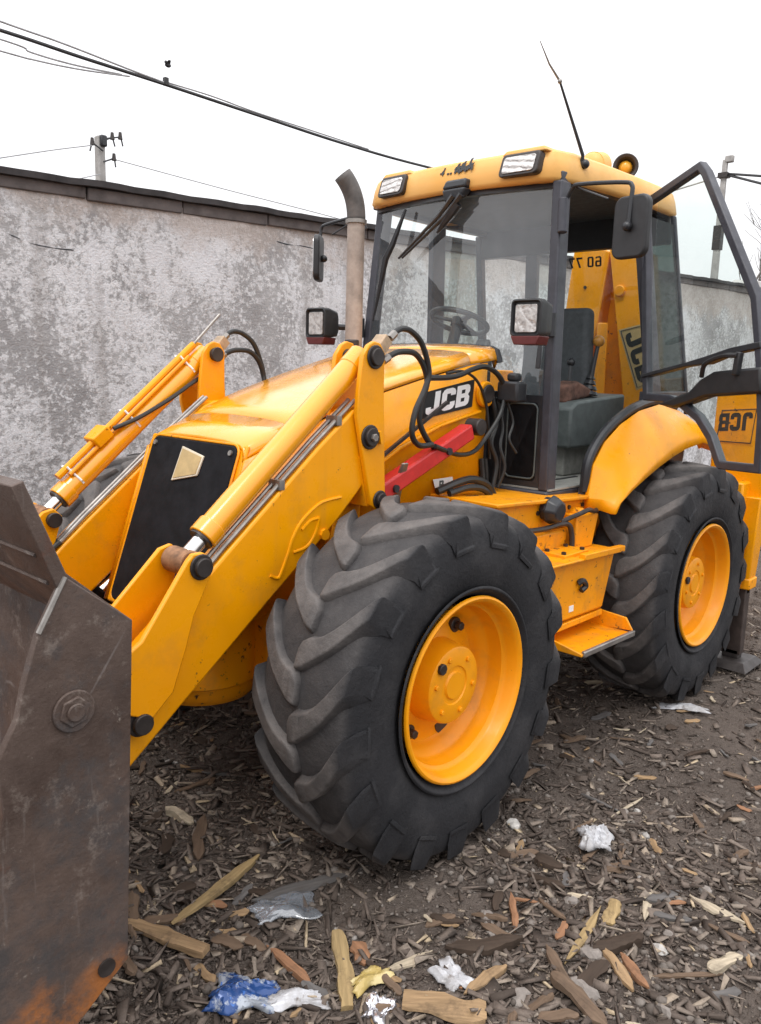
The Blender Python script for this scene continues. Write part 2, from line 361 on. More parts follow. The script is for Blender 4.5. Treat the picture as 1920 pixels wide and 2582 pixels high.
# ---- wheels
PROF = [(-.185,.350),(-.212,.40),(-.226,.47),(-.224,.54),(-.214,.60),(-.190,.640),(-.10,.654),(0,.657),(.10,.654),(.190,.640),(.214,.60),(.224,.54),(.226,.47),(.212,.40),(.185,.350)]
PA = np.array(PROF)
def make_wheel(c):
    c = Vector(c); g = G()
    g.lathe([(.212,.353),(.220,.350),(.223,.343),(.218,.333),(.204,.325),(.170,.320),(.158,.314),(.152,.303),(.100,.298),(.086,.290),(.074,.272),(.052,.264),(.036,.25),(.034,.215),(.050,.19),(.055,.10)], c, 64)
    g.lathe([(-.212,.353),(-.223,.343),(-.218,.333),(-.15,.31),(-.034,.25)], c, 64)
    rim = g.build('wheel', YRIM, LD, smooth=40, origin=c)
    g = G(); n = 96
    prof = np.interp(np.linspace(0, 14, 57), np.arange(15), PA[:, 0]), np.interp(np.linspace(0, 14, 57), np.arange(15), PA[:, 1])
    # smooth the carcass profile
    k = np.array([.25, .5, .25]); py, pr = prof
    for _ in range(3):
        py[1:-1] = np.convolve(py, k, 'valid'); pr[1:-1] = np.convolve(pr, k, 'valid')
    g.lathe(list(zip(py, pr)), c, n)
    g.lathe([(.19,.352),(.222,.375),(.227,.382),(.222,.39)], c, n)             # bead ridge
    def surf(s):                                                                # s = arc parameter on the profile, 0 centre .. 1 shoulder .. 1.3 sidewall
        s = 28+s*15; return np.interp(s, np.arange(57), py), np.interp(s, np.arange(57), pr)
    NL = 17
    for side in (1, -1):
        for j in range(NL):
            a0 = 2*math.pi*(j+(.5 if side < 0 else 0))/NL; rings = []
            jit = random.uniform(-.015, .015); hw = random.uniform(.94, 1.05); wear = random.uniform(-.004, .002)
            for i, (t, wk, hk) in enumerate(((-.11, .50, .55), (-.08, .95, .9), (-.02, 1.25, 1), (.08, 1.30, 1), (.2, 1.08, 1), (.35, .96, 1), (.5, .95, 1), (.65, .97, 1), (.8, 1.0, 1), (.93, 1.04, 1), (1.0, 1.05, .93), (1.035, 1.02, .45), (1.05, .98, .0))):
                y = .212*t+.004; base_ = float(np.interp(abs(y), PA[7:, 0][:6], PA[7:, 1][:6])) if abs(y) < .224 else .56
                top = .684+wear-.014*(y/.2)**2; rt_ = base_-.01+(top-base_+.01)*hk
                a = a0+jit+.32*t-.060*math.sin(min(max(t, 0), 1)*math.pi)
                w = (.043+.010*max(t, 0))*wk*hw; row = []
                for du, hh in ((-1.22, 0), (-.86, .90), (-.74, 1), (.74, 1), (.86, .90), (1.22, 0)):
                    rr = base_-.012+(rt_-base_+.012)*hh; aa = a+du*w/.66
                    row.append(c+Vector((rr*math.cos(aa), side*(y+(.006*(1-hh) if t > .9 else 0)), rr*math.sin(aa))))
                rings.append(row)
            g.loft(rings)
    ty = g.build('tyre', RUB, rim, smooth=42, origin=c, weld=False, bevel=.006)
    me = ty.data; co = np.zeros(len(me.vertices)*3, np.float32); me.vertices.foreach_get('co', co); co = co.reshape(-1, 3)
    r = np.hypot(co[:, 0], co[:, 2]); a = me.attributes.new('dust', 'FLOAT', 'POINT')
    a.data.foreach_set('value', ((.08+.30*np.clip((r-.60)/.03, 0, 1)+.62*np.clip((r-.662)/.012, 0, 1))*np.clip((.216-np.abs(co[:, 1]))/.02, .10, 1)).astype(np.float32))
    # hub
    g = G(); g.lathe([(.0,.165),(.06,.160),(.135,.150),(.148,.146),(.153,.138),(.153,.075),(.148,.072),(.148,.055),(.156,.05),(.156,.0001)], c, 48)
    hub = g.build('hub', YRIM, rim, smooth=35, origin=c)
    for k in range(6):
        a = R(60*k+10); p = c+Vector((.112*math.cos(a), .150, .112*math.sin(a)))
        G().cyl(p, p+Vector((0, .012, 0)), .010, n=6).build('hub_bolt', YWORN, hub, bevel=.002)
    p = c+Vector((.085, .150, .085)); G().cyl(p, p+Vector((0, .016, 0)), .022, n=8).build('hub_plug', PINM, hub, bevel=.003)
    for k in range(4):
        a = R(90*k+35); p = c+Vector((.222*math.cos(a), .030, .222*math.sin(a)))
        g = G(); g.cyl(p, p+Vector((0, .022, 0)), .030, n=16); g.cyl(p+Vector((0, .02, 0)), p+Vector((0, .05, 0)), .018, n=6); g.build('wheel_nut', PINM, rim, bevel=.003)
        a = R(90*k+70); q = [c+Vector(((.222+.045*math.sin(u))*math.cos(a+.16*math.cos(u)), (.0385+.003*math.sin(u)), (.222+.045*math.sin(u))*math.sin(a+.16*math.cos(u)))) for u in [2*math.pi*i/16 for i in range(16)]]
        if k % 2 == 0: g = G(); g.add(q+[p_-Vector((0, .01, 0)) for p_ in q], [list(range(16)), list(range(31, 15, -1))]+[(i, 16+i, 16+(i+1) % 16, (i+1) % 16) for i in range(16)]); g.build('hand_hole_dark_disc', PINM, rim)  # dark disc in place of an opening, the hole's shade in its colour
    return rim
W1 = make_wheel((0, .91, .69))
def copy_wheel(src, loc, spin, flip):
    o = src.copy(); COL.objects.link(o); o.location = Vector(loc)-WO[LD.name]
    o.rotation_euler = (0, spin, math.pi if flip else 0)
    for ch in list(src.children):
        c2 = ch.copy(); COL.objects.link(c2); c2.parent = o
        for gch in list(ch.children):
            c3 = gch.copy(); COL.objects.link(c3); c3.parent = c2
    return o
copy_wheel(W1, (-2.22, .91, .69), R(27), False)
copy_wheel(W1, (0, -.91, .69), R(11), True); copy_wheel(W1, (-2.22, -.91, .69), R(50), True)

# ---- chassis
g = G(); g.box((-2.85, -.34, .55), (.30, .34, 1.05)); g.box((-1.2, -.42, .62), (-.4, .42, 1.2)); ch = g.build('chassis', YWORN, LD, bevel=.012)
for xx in (0, -2.22):
    g = G(); g.cyl((xx, -.70, .69), (xx, .70, .69), .095, n=24); g.cyl((xx, -.72, .69), (xx, -.60, .69), .17, n=24); g.cyl((xx, .60, .69), (xx, .72, .69), .17, n=24); g.ball((xx+.0, .08, .69), .2, sq=(1, 1.1, 1)); g.build('axle', YWORN, ch, smooth=40)
g = G(); n = 32; cx, cy = .40, .04
g.loft([[(cx+rr*math.cos(2*math.pi*i/n), cy+rr*1.0*math.sin(2*math.pi*i/n), z) for i in range(n)] for z, rr in ((.485,.12),(.49,.205),(.515,.222),(.56,.224),(.567,.236),(.60,.238),(.95,.245))])
g.build('front_axle_support', YWORN, ch, smooth=45)
# engine block and dark innards behind the panels
g = G(); g.box((-1.0, -.30, .9), (.20, .30, 1.62)); g.box((-1.12, -.36, 1.2), (-.95, .36, 1.85)); g.build('engine', BLACK, LD, bevel=.01)
# frame rail, sill and step boxes on the left and right flank
def flank(sx):
    f = (lambda g: g) if sx > 0 else (lambda g: g.mir())
    g = G(); g.prism([(-.60,1.255),(-1.50,1.215),(-1.50,1.235),(-.60,1.275)], .30, .80); g.prism([(-.60,1.10),(-1.47,1.09),(-1.50,1.215),(-.60,1.255)], .30, .765)
    sill = f(g).build('sill_rail', YWORN, LD, bevel=.006)
    for xx in (-.98, -1.12, -1.27, -1.40):
        f(G().cyl((xx, .765, 1.19), (xx, .772, 1.19), .011, n=10)).build('bolt', PINM, sill)
    g = G(); g.prism([(-.60,1.10),(-1.22,1.09),(-1.20,.99),(-.60,.99)], .35, .80); f(g).build('side_plate', YWORN, LD, bevel=.012)
    g = G(); g.prism([(-1.23,1.165),(-1.45,1.15),(-1.40,.985),(-1.235,.985)], .45, .84); g.cyl((-1.30, .60, 1.155), (-1.30, .83, 1.155), .035, n=14); f(g).build('bracket_column', YWORN, LD, bevel=.008)
    g = G(); g.tube(smooth_path([(-.72,.80,1.135),(-.95,.812,1.122),(-1.12,.815,1.128),(-1.19,.82,1.115),(-1.215,.825,1.06),(-1.215,.83,.995)]), .013, 8); f(g).build('brake_pipe', PINM, LD)
    g = G(); g.tube(smooth_path([(-1.15,.80,1.135),(-1.24,.855,1.175),(-1.30,.86,1.185),(-1.38,.85,1.17),(-1.5,.82,1.175)]), .012, 8); f(g).build('brake_pipe', PINM, LD)
    # hydraulic tank under the step
    g = G(); g.hexa([(-.72,.45,.70),(-1.36,.45,.69),(-1.36,.945,.69),(-.72,.945,.70)], [(-.72,.45,.99),(-1.45,.45,.97),(-1.45,.945,.97),(-.72,.945,.99)])
    tank = f(g).build('tank', YWORN, LD, bevel=.014)
    g = G(); g.hexa([(-.74,.62,.992),(-1.46,.62,.972),(-1.46,.985,.972),(-.74,.985,.992)], [(-.74,.62,1.004),(-1.46,.62,.984),(-1.46,.985,.984),(-.74,.985,1.004)])
    g.bar((-1.06,.975,1.002),(-1.46,.975,.990), .035, .03)
    f(g).build('upper_step', YWORN, tank, bevel=.004)
    g = G(); g.box((-.98,.80,.985), (-1.2,.93,1.012)); f(g).build('step_bracket', YWORN, tank, bevel=.003)
    for xx, yy in ((-1.0,.82),(-1.0,.91),(-1.17,.82),(-1.17,.91)): f(G().cyl((xx,yy,1.012),(xx,yy,1.024),.012,n=8)).build('bolt', PINM, tank)
    f(G().tube(smooth_path([(-1.08,.950,.868),(-1.10,.965,.88),(-1.13,.965,.85),(-1.10,.96,.83)]), .014, 8)).build('tank_cap', BLACK, tank)
    f(G().box((-1.02,.944,.735),(-1.06,.9475,.765))).build('sticker', WHITE, tank)
    g = G(); g.box((-.80,.80,.655), (-1.36,.945,.685)); g.build if 0 else None
    lip = f(g).build('tank_flange', YWORN, tank, bevel=.004)
    # lower step: a tray with a raised side and a bright worn nose
    g = G(); g.hexa([(-.90,.80,.585),(-1.40,.80,.575),(-1.40,1.10,.575),(-.90,1.10,.585)], [(-.90,.80,.60),(-1.40,.80,.59),(-1.40,1.10,.59),(-.90,1.10,.60)])
    g.add([(-.90,.80,.66),(-.90,1.10,.60),(-.90,1.10,.585),(-.90,.80,.585),(-.888,.80,.66),(-.888,1.10,.60),(-.888,1.10,.585),(-.888,.80,.585)], [(0,1,2,3),(7,6,5,4),(0,4,5,1),(1,5,6,2),(2,6,7,3),(3,7,4,0)])
    g.add([(-1.40,.80,.68),(-1.40,1.06,.66),(-1.40,1.10,.60),(-1.40,.80,.575),(-1.388,.80,.68),(-1.388,1.06,.66),(-1.388,1.10,.60),(-1.388,.80,.575)], [(0,1,2,3),(7,6,5,4),(0,4,5,1),(1,5,6,2),(2,6,7,3),(3,7,4,0)])
    st = f(g).build('lower_step', YWORN, LD, bevel=.004)
    g = G(); g.bar((-.90,1.10,.597),(-1.40,1.10,.588), .02, .028); f(g).build('worn_nose', STEEL, st, bevel=.005)
    f(G().box((-.93,.80,.60),(-1.36,.835,.70))).build('step_web', YWORN, st, bevel=.004)
flank(1); flank(-1)
g = G(); g.cyl((-1.045,.765,1.205),(-1.045,.80,1.205),.06,n=8); g.cyl((-1.045,.80,1.205),(-1.045,.855,1.20),.075,.05,n=8); g.build('work_horn', BLACK, LD, bevel=.008)

# ---- bonnet, side panels, grille
def nx_(z): return .40+.343*(1.53-z)
_x = [0, .30, .20, .10, 0, -.12, -.3, -.5, -.7, -.85, -1.06]
_w = [.330, .342, .354, .364, .373, .384, .398, .412, .421, .428, .432]
_zt = [1.545, 1.583, 1.622, 1.661, 1.701, 1.740, 1.792, 1.846, 1.898, 1.934, 1.968]
_zs = [z-d for z, d in zip(_zt, (.055, .052, .047, .045, .045, .045, .042, .046, .055, .060, .066))]
RB = list(zip(_x, _w, _zs, _zt))
def split(i): return RB[i][2]-.055
def hood_ring(i, x, w, zs, zt):
    a = [(w, zs), (w-.004, zs+.018), (w-.018, zt-.014), (w-.045, zt-.002), (w*.55, zt+.008), (0, zt+.012)]
    return [((x if i else nx_(z)), y, z) for y, z in a]+[((x if i else nx_(z)), -y, z) for y, z in a[-2::-1]]
def lerp_rings(i0, i1):
    out = []
    for i in range(i0, i1+1): out.append(RB[i])
    return out
rings = [hood_ring(i, *r) for i, r in enumerate(RB)]
# the nose piece ends in a seam across the bonnet
mid = [tuple(.965*b[k]+.035*a[k] for k in range(3)) for a, b in zip(rings[1], rings[2])]
g = G(); g.loft([[(p[0]+.004, p[1]*.985, p[2]-.014) for p in rings[0]], rings[0], rings[1], mid], closed=False); nose_top = g.build('bonnet_nose', YBON, LD, smooth=60, solid=.012)
g = G(); g.loft(rings[2:10], closed=False); bon = g.build('bonnet', YBON, LD, smooth=60, solid=.012)
r5 = [tuple(.97*a[k]+.03*b[k] for k in range(3)) for a, b in zip(rings[9], rings[10])]
last = [(p[0], p[1]*.985, p[2]-.012) for p in rings[10]]; last2 = [(p[0]-.025, p[1]*.94, p[2]-.045) for p in rings[10]]
g = G(); g.loft([r5, rings[10], [(-1.075, q[1], q[2]) for q in last], last2], closed=False); g.build('bonnet_rear', YBON, LD, smooth=60, solid=.012)
g = G(); g.tube([(p[0]-.02, p[1]*1.005, p[2]-.012) for p in rings[10]], .017, 8); g.build('bonnet_seal', BLACK, LD)
def side_panel(sx):
    f = (lambda g: g) if sx > 0 else (lambda g: g.mir())
    # nose side: from the slanted grille back to the loader tower
    top = [(nx_(1.484), .330, 1.484), (.20, .354, 1.569), (.02, .373, 1.642)]
    bot = [(nx_(.84), .335, .84), (.36, .352, .86), (.10, .372, .95)]
    g = G(); g.loft([[t, b] for t, b in zip(top, bot)], closed=False); f(g).build('nose_side', YEL, LD, smooth=60, solid=.014)
    top = [(.014, .373, 1.644), (-.3, .398, 1.744), (-.5, .412, 1.794), (-.85, .428, 1.868), (-.985, .431, 1.886)]
    zl = [1.12, 1.18, 1.20, 1.23, 1.25]
    g = G(); g.loft([[t, (t[0], t[1]+.004, .5*t[2]+.5*z), (t[0], t[1], z)] for t, z in zip(top, zl)], closed=False)
    p = f(g).build('side_panel', YEL, LD, smooth=60, solid=.014)
    # pressed ledge the strut lies under
    g = G(); g.prism([(-.10,1.40),(-.35,1.515),(-.62,1.60),(-.93,1.66),(-.93,1.645),(-.62,1.583),(-.35,1.495),(-.10,1.375)], .41, .452); f(g).build('pressed_ledge', YEL, p, bevel=.006)
    return p
SPL = side_panel(1); SPR = side_panel(-1)
# grille on the slanted nose
go_, gd, gn = Vector((.40, 0, 1.53)), Vector((.343, 0, -1)).normalized(), Vector((1, 0, .343)).normalized()
GP = lambda u, v, h: go_+Vector((0, u, 0))-gd*(-v)*-1+gn*h if False else go_+Vector((0, u, 0))+gd*v+gn*h
g = G(); g.plate([(-.332,-.012),(-.332,.735),(.332,.735),(.332,-.012)], GP, -.02, -.002); g.build('nose_front', YEL, LD, bevel=.01)
gq = [( -.300+.004*0, .70-.03)]
GRIL = plain('matt black grille mesh', (.010, .010, .012), .75, 0, .5, 9, .3); GRIL.node_tree.nodes['Principled BSDF'].inputs['Specular IOR Level'].default_value = .15
gr = G().plate(rrect(-.292, .0, .292, .715, .035), GP, -.001, .012).build('grille', GRIL, LD, bevel=.005)
G().tube([GP(u, v, .004) for u, v in rrect(-.299, -.007, .299, .722, .04)+rrect(-.299, -.007, .299, .722, .04)[:1]], .0055, 6, False).build('grille_trim', YWORN, gr)
for u in (-.262, .262): G().cyl(GP(u, .03, .011), GP(u, .03, .020), .011, n=12).build('screw', STEEL, gr)
e0 = [(-.055, .03), (.105, .058), (.094, .140), (-.070, .178)]
ce = (.02, .10)
G().plate(e0, GP, .0125, .020).build('badge', EMBR, gr, bevel=.002)
G().plate([(ce[0]+(u-ce[0])*.88, ce[1]+(v-ce[1])*.86) for u, v in e0], GP, .020, .0225).build('badge_face', EMB, gr)

# ---- lettering (block strokes, cut from vinyl)
L_ = {'J': [[(.40,1),(.66,1),(.66,.2),(.58,.06),(.44,0),(.16,0),(.03,.08),(0,.2),(0,.34),(.24,.34),(.24,.24),(.40,.24)]],
 'C': [[(.70,.66),(.70,.82),(.62,.95),(.5,1),(.2,1),(.08,.95),(0,.82),(0,.18),(.08,.05),(.2,0),(.5,0),(.62,.05),(.7,.18),(.7,.36),(.45,.36),(.45,.24),(.25,.24),(.25,.76),(.45,.76),(.45,.66)]],
 'B': [[(0,0),(.25,0),(.25,1),(0,1)], [(.25,1),(.25,.78),(.45,.78),(.45,.60),(.25,.60),(.25,.40),(.45,.40),(.45,.22),(.25,.22),(.25,0),(.55,0),(.66,.07),(.7,.2),(.7,.4),(.62,.5),(.62,.53),(.7,.64),(.7,.8),(.66,.93),(.55,1)]],
 'P': [[(0,0),(.22,0),(.22,1),(0,1)], [(.22,1),(.22,.80),(.45,.80),(.45,.60),(.22,.60),(.22,.40),(.58,.40),(.7,.5),(.7,.88),(.58,1)]],
 '6': [[(.68,.82),(.58,.97),(.15,1),(0,.85),(0,.12),(.12,0),(.56,0),(.68,.12),(.68,.48),(.56,.6),(.2,.6),(.2,.44),(.48,.44),(.48,.16),(.2,.16),(.2,.84),(.5,.84),(.5,.76)]],
 '0': [[(0,.12),(.12,0),(.34,0),(.34,.16),(.2,.16),(.2,.84),(.34,.84),(.34,1),(.12,1),(0,.88)], [(.34,0),(.56,0),(.68,.12),(.68,.88),(.56,1),(.34,1),(.34,.84),(.48,.84),(.48,.16),(.34,.16)]],
 '7': [[(0,1),(0,.82),(.46,.82),(.14,0),(.36,0),(.68,.84),(.68,1)]],
 '4': [[(.42,1),(.62,1),(.62,.36),(.72,.36),(.72,.20),(.62,.20),(.62,0),(.42,0),(.42,.20),(0,.20),(0,.36),(.16,.36),(.42,.72)]]}
def letters(text, fn, h0, h1, size, mat, parent, gap=.12, mirror=False, shear=0.0, name='letter'):
    u = 0; out = []
    for chx in text:
        if chx == ' ': u += .4; continue
        for poly in L_[chx]:
            g = G(); pl = [((u+x+shear*y)*size*(-1 if mirror else 1), y*size) for x, y in poly]
            g.plate(pl, fn, h0, h1); out.append(g)
        gg = G()
        for q in out: gg.add(q.v, q.f)
        out = []; gg.build(name, mat, parent, weld=False); u += .70+gap
# side decal on the left panel
def panel_fn(x0, z0, ux, slope):
    return lambda u, v, h: (x0-u, .4145+.045*u+h if False else .4165+(x0+.50-x0)*0+.048*(u)+h, z0+v+slope*u)
DF = lambda u, v, h: (-.512-u, .4205+.043*u+h, 1.622+v+.160*u)
dec = G().plate([(0, 0), (.355, -.004), (.365, .125), (.0, .118)], DF, 0, .002).build('decal_plate', DECAL, LD)
letters('JCB', lambda u, v, h: DF(u*1.40+.022, v*1.02+.012, h), .0021, .0034, .096, WHITE, dec, gap=.07, shear=.10)
# letters run towards the rear: stretch is set by the plate; remnant of a white number below
PF = lambda u, v, h: (-.60-u, .431+.03*u+h, 1.268+v)
pd = G().plate([(0, .075), (.03, .0), (.15, .035), (.14, .078)], lambda u, v, h: PF(u, v, h), 0, .0015).build('sticker', WHITE, LD)
letters('P', lambda u, v, h: PF(u+.045, v+.022, h), .0016, .0026, .045, GREY, pd)

# ---- loader arms, towers, rams
def loader_side(sx):
    f = (lambda g: g) if sx > 0 else (lambda g: g.mir())
    tow = [(.030,1.930),(.0,1.945),(-.035,1.938),(-.062,1.90),(-.062,1.752),(-.088,1.33),(-.065,1.290),(-.03,1.285),(-.005,1.305),(.045,1.50),(.085,1.665),(.078,1.76),(.060,1.89)]
    t = f(G().prism(tow, .582, .604)).build('loader_tower', YEL, LD, bevel=.004)
    f(G().prism(tow, .435, .455)).build('tower_plate', YEL, t, bevel=.004)
    f(G().prism([(-.09,1.30),(.0,1.30),(.05,1.5),(-.06,1.5)], .455, .582)).build('tower_web', YEL, t)
    f(G().prism([(-.08,.95),(.12,.95),(.02,1.36),(-.10,1.36)], .34, .46)).build('tower_foot', YEL, t, bevel=.01)
    def pin(name, x, z, r, par, y0=.604, y1=.42, hd=.022, label=None):
        g = G(); g.cyl((x, y0, z), (x, y0+.008, z), r*1.35, n=20); g.cyl((x, y0+.008, z), (x, y0+hd, z), r, n=20); g.cyl((x, y1, z), (x, y0, z), r*.9, n=16); g.cyl((x, y1-.012, z), (x, y1, z), r, n=16)
        return f(g).build(name, PINM, par, bevel=.003)
    pin('pin', -.005, 1.885, .034, t); pin('pin', .014, 1.578, .036, t); pin('pin', -.052, 1.325, .028, t)
    f(G().cyl((.014,.626,1.578),(.014,.640,1.578),.016,n=6)).build('bolt', STEEL, t, bevel=.002)
    f(G().bar((-.028,.608,1.60),(-.04,.608,1.55), .03, .012)).build('lock_plate', YEL, t)
    # arm
    arm = [(-.08,1.62),(-.04,1.675),(.03,1.70),(.08,1.68),(.26,1.545),(.48,1.365),(.68,1.202),(.80,1.10),(.92,.985),(1.06,.87),(1.15,.76),(1.15,.65),(1.075,.540),(.866,.706),(.678,.852),(.474,1.011),(.251,1.180),(.144,1.265),(.03,1.37),(-.06,1.47)]
    if sx < 0: arm = [(x, z-(.03 if 0 < x and i_ < 9 else 0)) for i_, (x, z) in enumerate(arm)]
    a = f(G().prism(arm, .468 if sx > 0 else .395, .577 if sx > 0 else .50)).build('loader_arm', YEL, LD, bevel=.010, seg=3)
    w1 = [(.137,1.35),(.20,1.345),(.257,1.332),(.336,1.28),(.380,1.22),(.401,1.167),(.438,1.092),(.455,1.082),(.485,1.096)]
    w2 = [(.253,1.281),(.295,1.275),(.336,1.246)]; w3 = [(.250,1.285),(.268,1.225),(.31,1.179),(.376,1.166)]
    for w in (w1, w2, w3): f(G().tube(smooth_path([(x, .577, z) for x, z in w]), .006, 6)).build('weld_bead', YEL, a)
    f(G().cyl((.225,.577,1.215),(.225,.590,1.215),.022,n=8)).build('bolt', YWORN, a)
    f(G().cyl((.06,.577,.99+.0),(.06,.58,.99),.001,n=4)) if False else None
    # steel hydraulic lines along the top of the arm
    for k, (yy, dz) in enumerate(((.562, .018), (.530, .020)) if sx > 0 else ((.41, -.012), (.435, -.010))):
        p = [(.06, yy, 1.70+dz), (.26, yy, 1.548+dz), (.48, yy, 1.368+dz), (.68, yy, 1.205+dz), (.79, yy, 1.108+dz)]
        f(G().tube(p, .0085, 8)).build('hydraulic_line', STEEL, a)
        f(G().tube(smooth_path([p[-1], (.84, yy, 1.075+dz), (.875, yy, 1.055), (.88, yy, .98)]), .011, 8)).build('hose', HOSE, a)
    for s in ((.15, .6) if sx > 0 else ()): f(G().box((.06+.62*s-.012, .515, 1.70-.495*s-.0), (.06+.62*s+.012, .578, 1.70-.495*s+.035))).build('line_clamp', STEEL, a)
    # tilt ram
    p0, p1 = Vector((-.005, .520, 1.885)), Vector((.815, .520, 1.190)); d = (p1-p0).normalized()
    at = lambda s: p0+d*s
    Lr = (p1-p0).length
    g = G(); g.cyl(at(.035), at(Lr-.155), .047, n=28); g.cyl(at(Lr-.165), at(Lr-.105), .053, n=28); g.cyl(at(-.01), at(.075), .050, n=20)
    ram = f(g).build('tilt_ram', YBON, LD, bevel=.004, smooth=40)
    f(G().cyl(at(Lr-.105), at(Lr-.097), .045, n=24)).build('gland', PINM, ram)
    f(G().cyl(at(Lr-.098), at(Lr-.02), .027, n=20)).build('rod', CHROME, ram)
    g = G(); g.cyl(p1+Vector((0,-.058,0)), p1+Vector((0,.058,0)), .045, n=24); f(g).build('rod_eye', EYEM, ram, bevel=.004)
    nrm = Vector((d.z*-1, 0, d.x)).normalized(); nrm = nrm if nrm.z > 0 else -nrm
    if sx > 0:
        f(G().cyl(at(.40)+nrm*.045-Vector((0,0,0)), at(.401)+nrm*.045, .001, n=4)) if False else None
    else:   # the far ram carries supply pipes, clips, a valve block and the bucket level rod
        yb = Vector((0, -.005, 0))
        f(G().tube([at(.02)+nrm*.075+yb, at(Lr-.16)+nrm*.075+yb], .016, 10)).build('level_rod_tube', YEL, ram)
        f(G().tube([at(.02)+nrm*.075+yb, at(-.19)+nrm*.090+yb], .006, 8)).build('level_rod', STEEL, ram)
        f(G().tube([at(.09)+nrm*.060-Vector((0,.03,0)), at(Lr-.2)+nrm*.055-Vector((0,.03,0))], .009, 8)).build('ram_pipe', YWORN, ram)
        for s in (.12, .50, .86):
            q = at(s); ring = [q+(nrm*math.cos(a_)*1.0+Vector((0, 1, 0))*math.sin(a_))*(.0485) for a_ in [R(x_) for x_ in range(-100, 101, 20)]]
            f(G().tube([q+nrm*.085+Vector((0,-.02,0))]+ring[::-1][:0]+ring+[q+nrm*.085+Vector((0,.02,0))], .005, 6)).build('pipe_clip', WHITE, ram)
        b = at(.66)+nrm*.075; e1, e2 = d*.045, nrm*.028; yv = Vector((0, .045, 0))
        q = lambda o: [b-e1-e2+o, b+e1-e2+o, b+e1+e2+o, b-e1+e2+o]
        f(G().hexa(q(-yv), q(yv))).build('valve_block', YEL, ram, bevel=.006)
        f(G().tube(smooth_path([at(.60)+nrm*.07-Vector((0,.04,0)), at(.48)+nrm*.03-Vector((0,.055,0)), at(.30)-nrm*.01-Vector((0,.062,0)), at(.16)-nrm*.035-Vector((0,.055,0)), at(.05)-nrm*.07-Vector((0,.03,0))]), .010, 8)).build('hose', HOSE, ram)
    # tilt lever: two plates from the ram down to the bucket
    lev = [(.862,1.214),(.840,1.236),(.800,1.236),(.768,1.210),(.764,1.170),(.800,1.10),(.838,1.03),(.868,.93),(.92,.79),(1.00,.72),(1.09,.76),(1.17,.90),(1.03,.985)]
    l = f(G().prism(lev, .602, .624)).build('tilt_lever', YEL, LD, bevel=.005)
    f(G().prism([(.85,1.225),(.805,1.236),(.768,1.20),(.80,1.10),(.92,.79),(1.05,.76),(1.17,.92)], .425, .445)).build('lever_plate', YEL, l, bevel=.005)
    f(G().prism([(.99,.93),(.96,.90),(1.06,.78),(1.10,.82)], .445, .582)).build('lever_web', YWORN, l)
    pin('pin', .812, 1.190, .032, l, .624, .41, .026)
    pin('pin', 1.033, .715, .034, a, .605, .43, .03)
    # link to the bucket
    f(G().prism([(1.10,.93),(1.16,.99),(1.40,.96),(1.42,.88),(1.38,.84)], .47, .56)).build('bucket_link', YWORN, l, bevel=.006)
    # lift ram inside the arm
    q0, q1 = Vector((-.052,.40,1.30)), Vector((.62,.40,.86)); g = G(); g.cyl(q0, q0+(q1-q0)*.7, .045, n=20); f(g).build('lift_ram', YWORN, LD, smooth=40)
    f(G().cyl(q0+(q1-q0)*.7, q1, .025, n=16)).build('rod', CHROME, bpy.context.scene.objects.get('lift_ram') if False else a)
    # fitting block and hose loops at the tower top
    fb = G(); c0 = Vector((-.095, .535, 1.925)); dd = Vector((-.7, 0, .72)).normalized(); e = Vector((.72, 0, .7)).normalized()
    q = lambda o: [c0-dd*.05-e*.025+o, c0+dd*.05-e*.025+o, c0+dd*.05+e*.025+o, c0-dd*.05+e*.025+o]
    fb.hexa(q(Vector((0,-.03,0))), q(Vector((0,.03,0)))); f(fb).build('hose_block', TAN, t, bevel=.004)
    h1 = [(-.14,.555,1.962),(-.175,.558,1.992),(-.215,.56,2.004),(-.27,.56,1.992),(-.335,.56,1.945),(-.385,.56,1.84),(-.365,.56,1.765),(-.305,.56,1.667),(-.290,.56,1.575),(-.345,.555,1.525),(-.44,.55,1.522)]
    h2 = [(-.115,.545,1.872),(-.16,.548,1.897),(-.212,.55,1.912),(-.296,.55,1.909),(-.355,.55,1.865),(-.388,.55,1.79),(-.358,.548,1.71),(-.356,.545,1.62),(-.42,.54,1.54),(-.50,.52,1.50)]
    if sx < 0: h1 = h1[:6]+[(-.39,.54,1.75)]; h2 = h2[:6]+[(-.39,.53,1.70)]
    for h in (h1, h2): f(G().tube(smooth_path(h), .0125, 10)).build('hose', HOSE, t)
    for h in (h1, h2): f(G().cyl(h[0], Vector(h[0])+(Vector(h[1])-Vector(h[0])).normalized()*.035, .016, n=6)).build('hose_fitting', STEEL, t)
    return t, a
TL, AL = loader_side(1); TR_, AR = loader_side(-1)
# loader cross tube between the arms
G().cyl((.80,-.47,.86), (.80,.47,.86), .055, n=24).build('cross_tube', YWORN, AL, smooth=40)
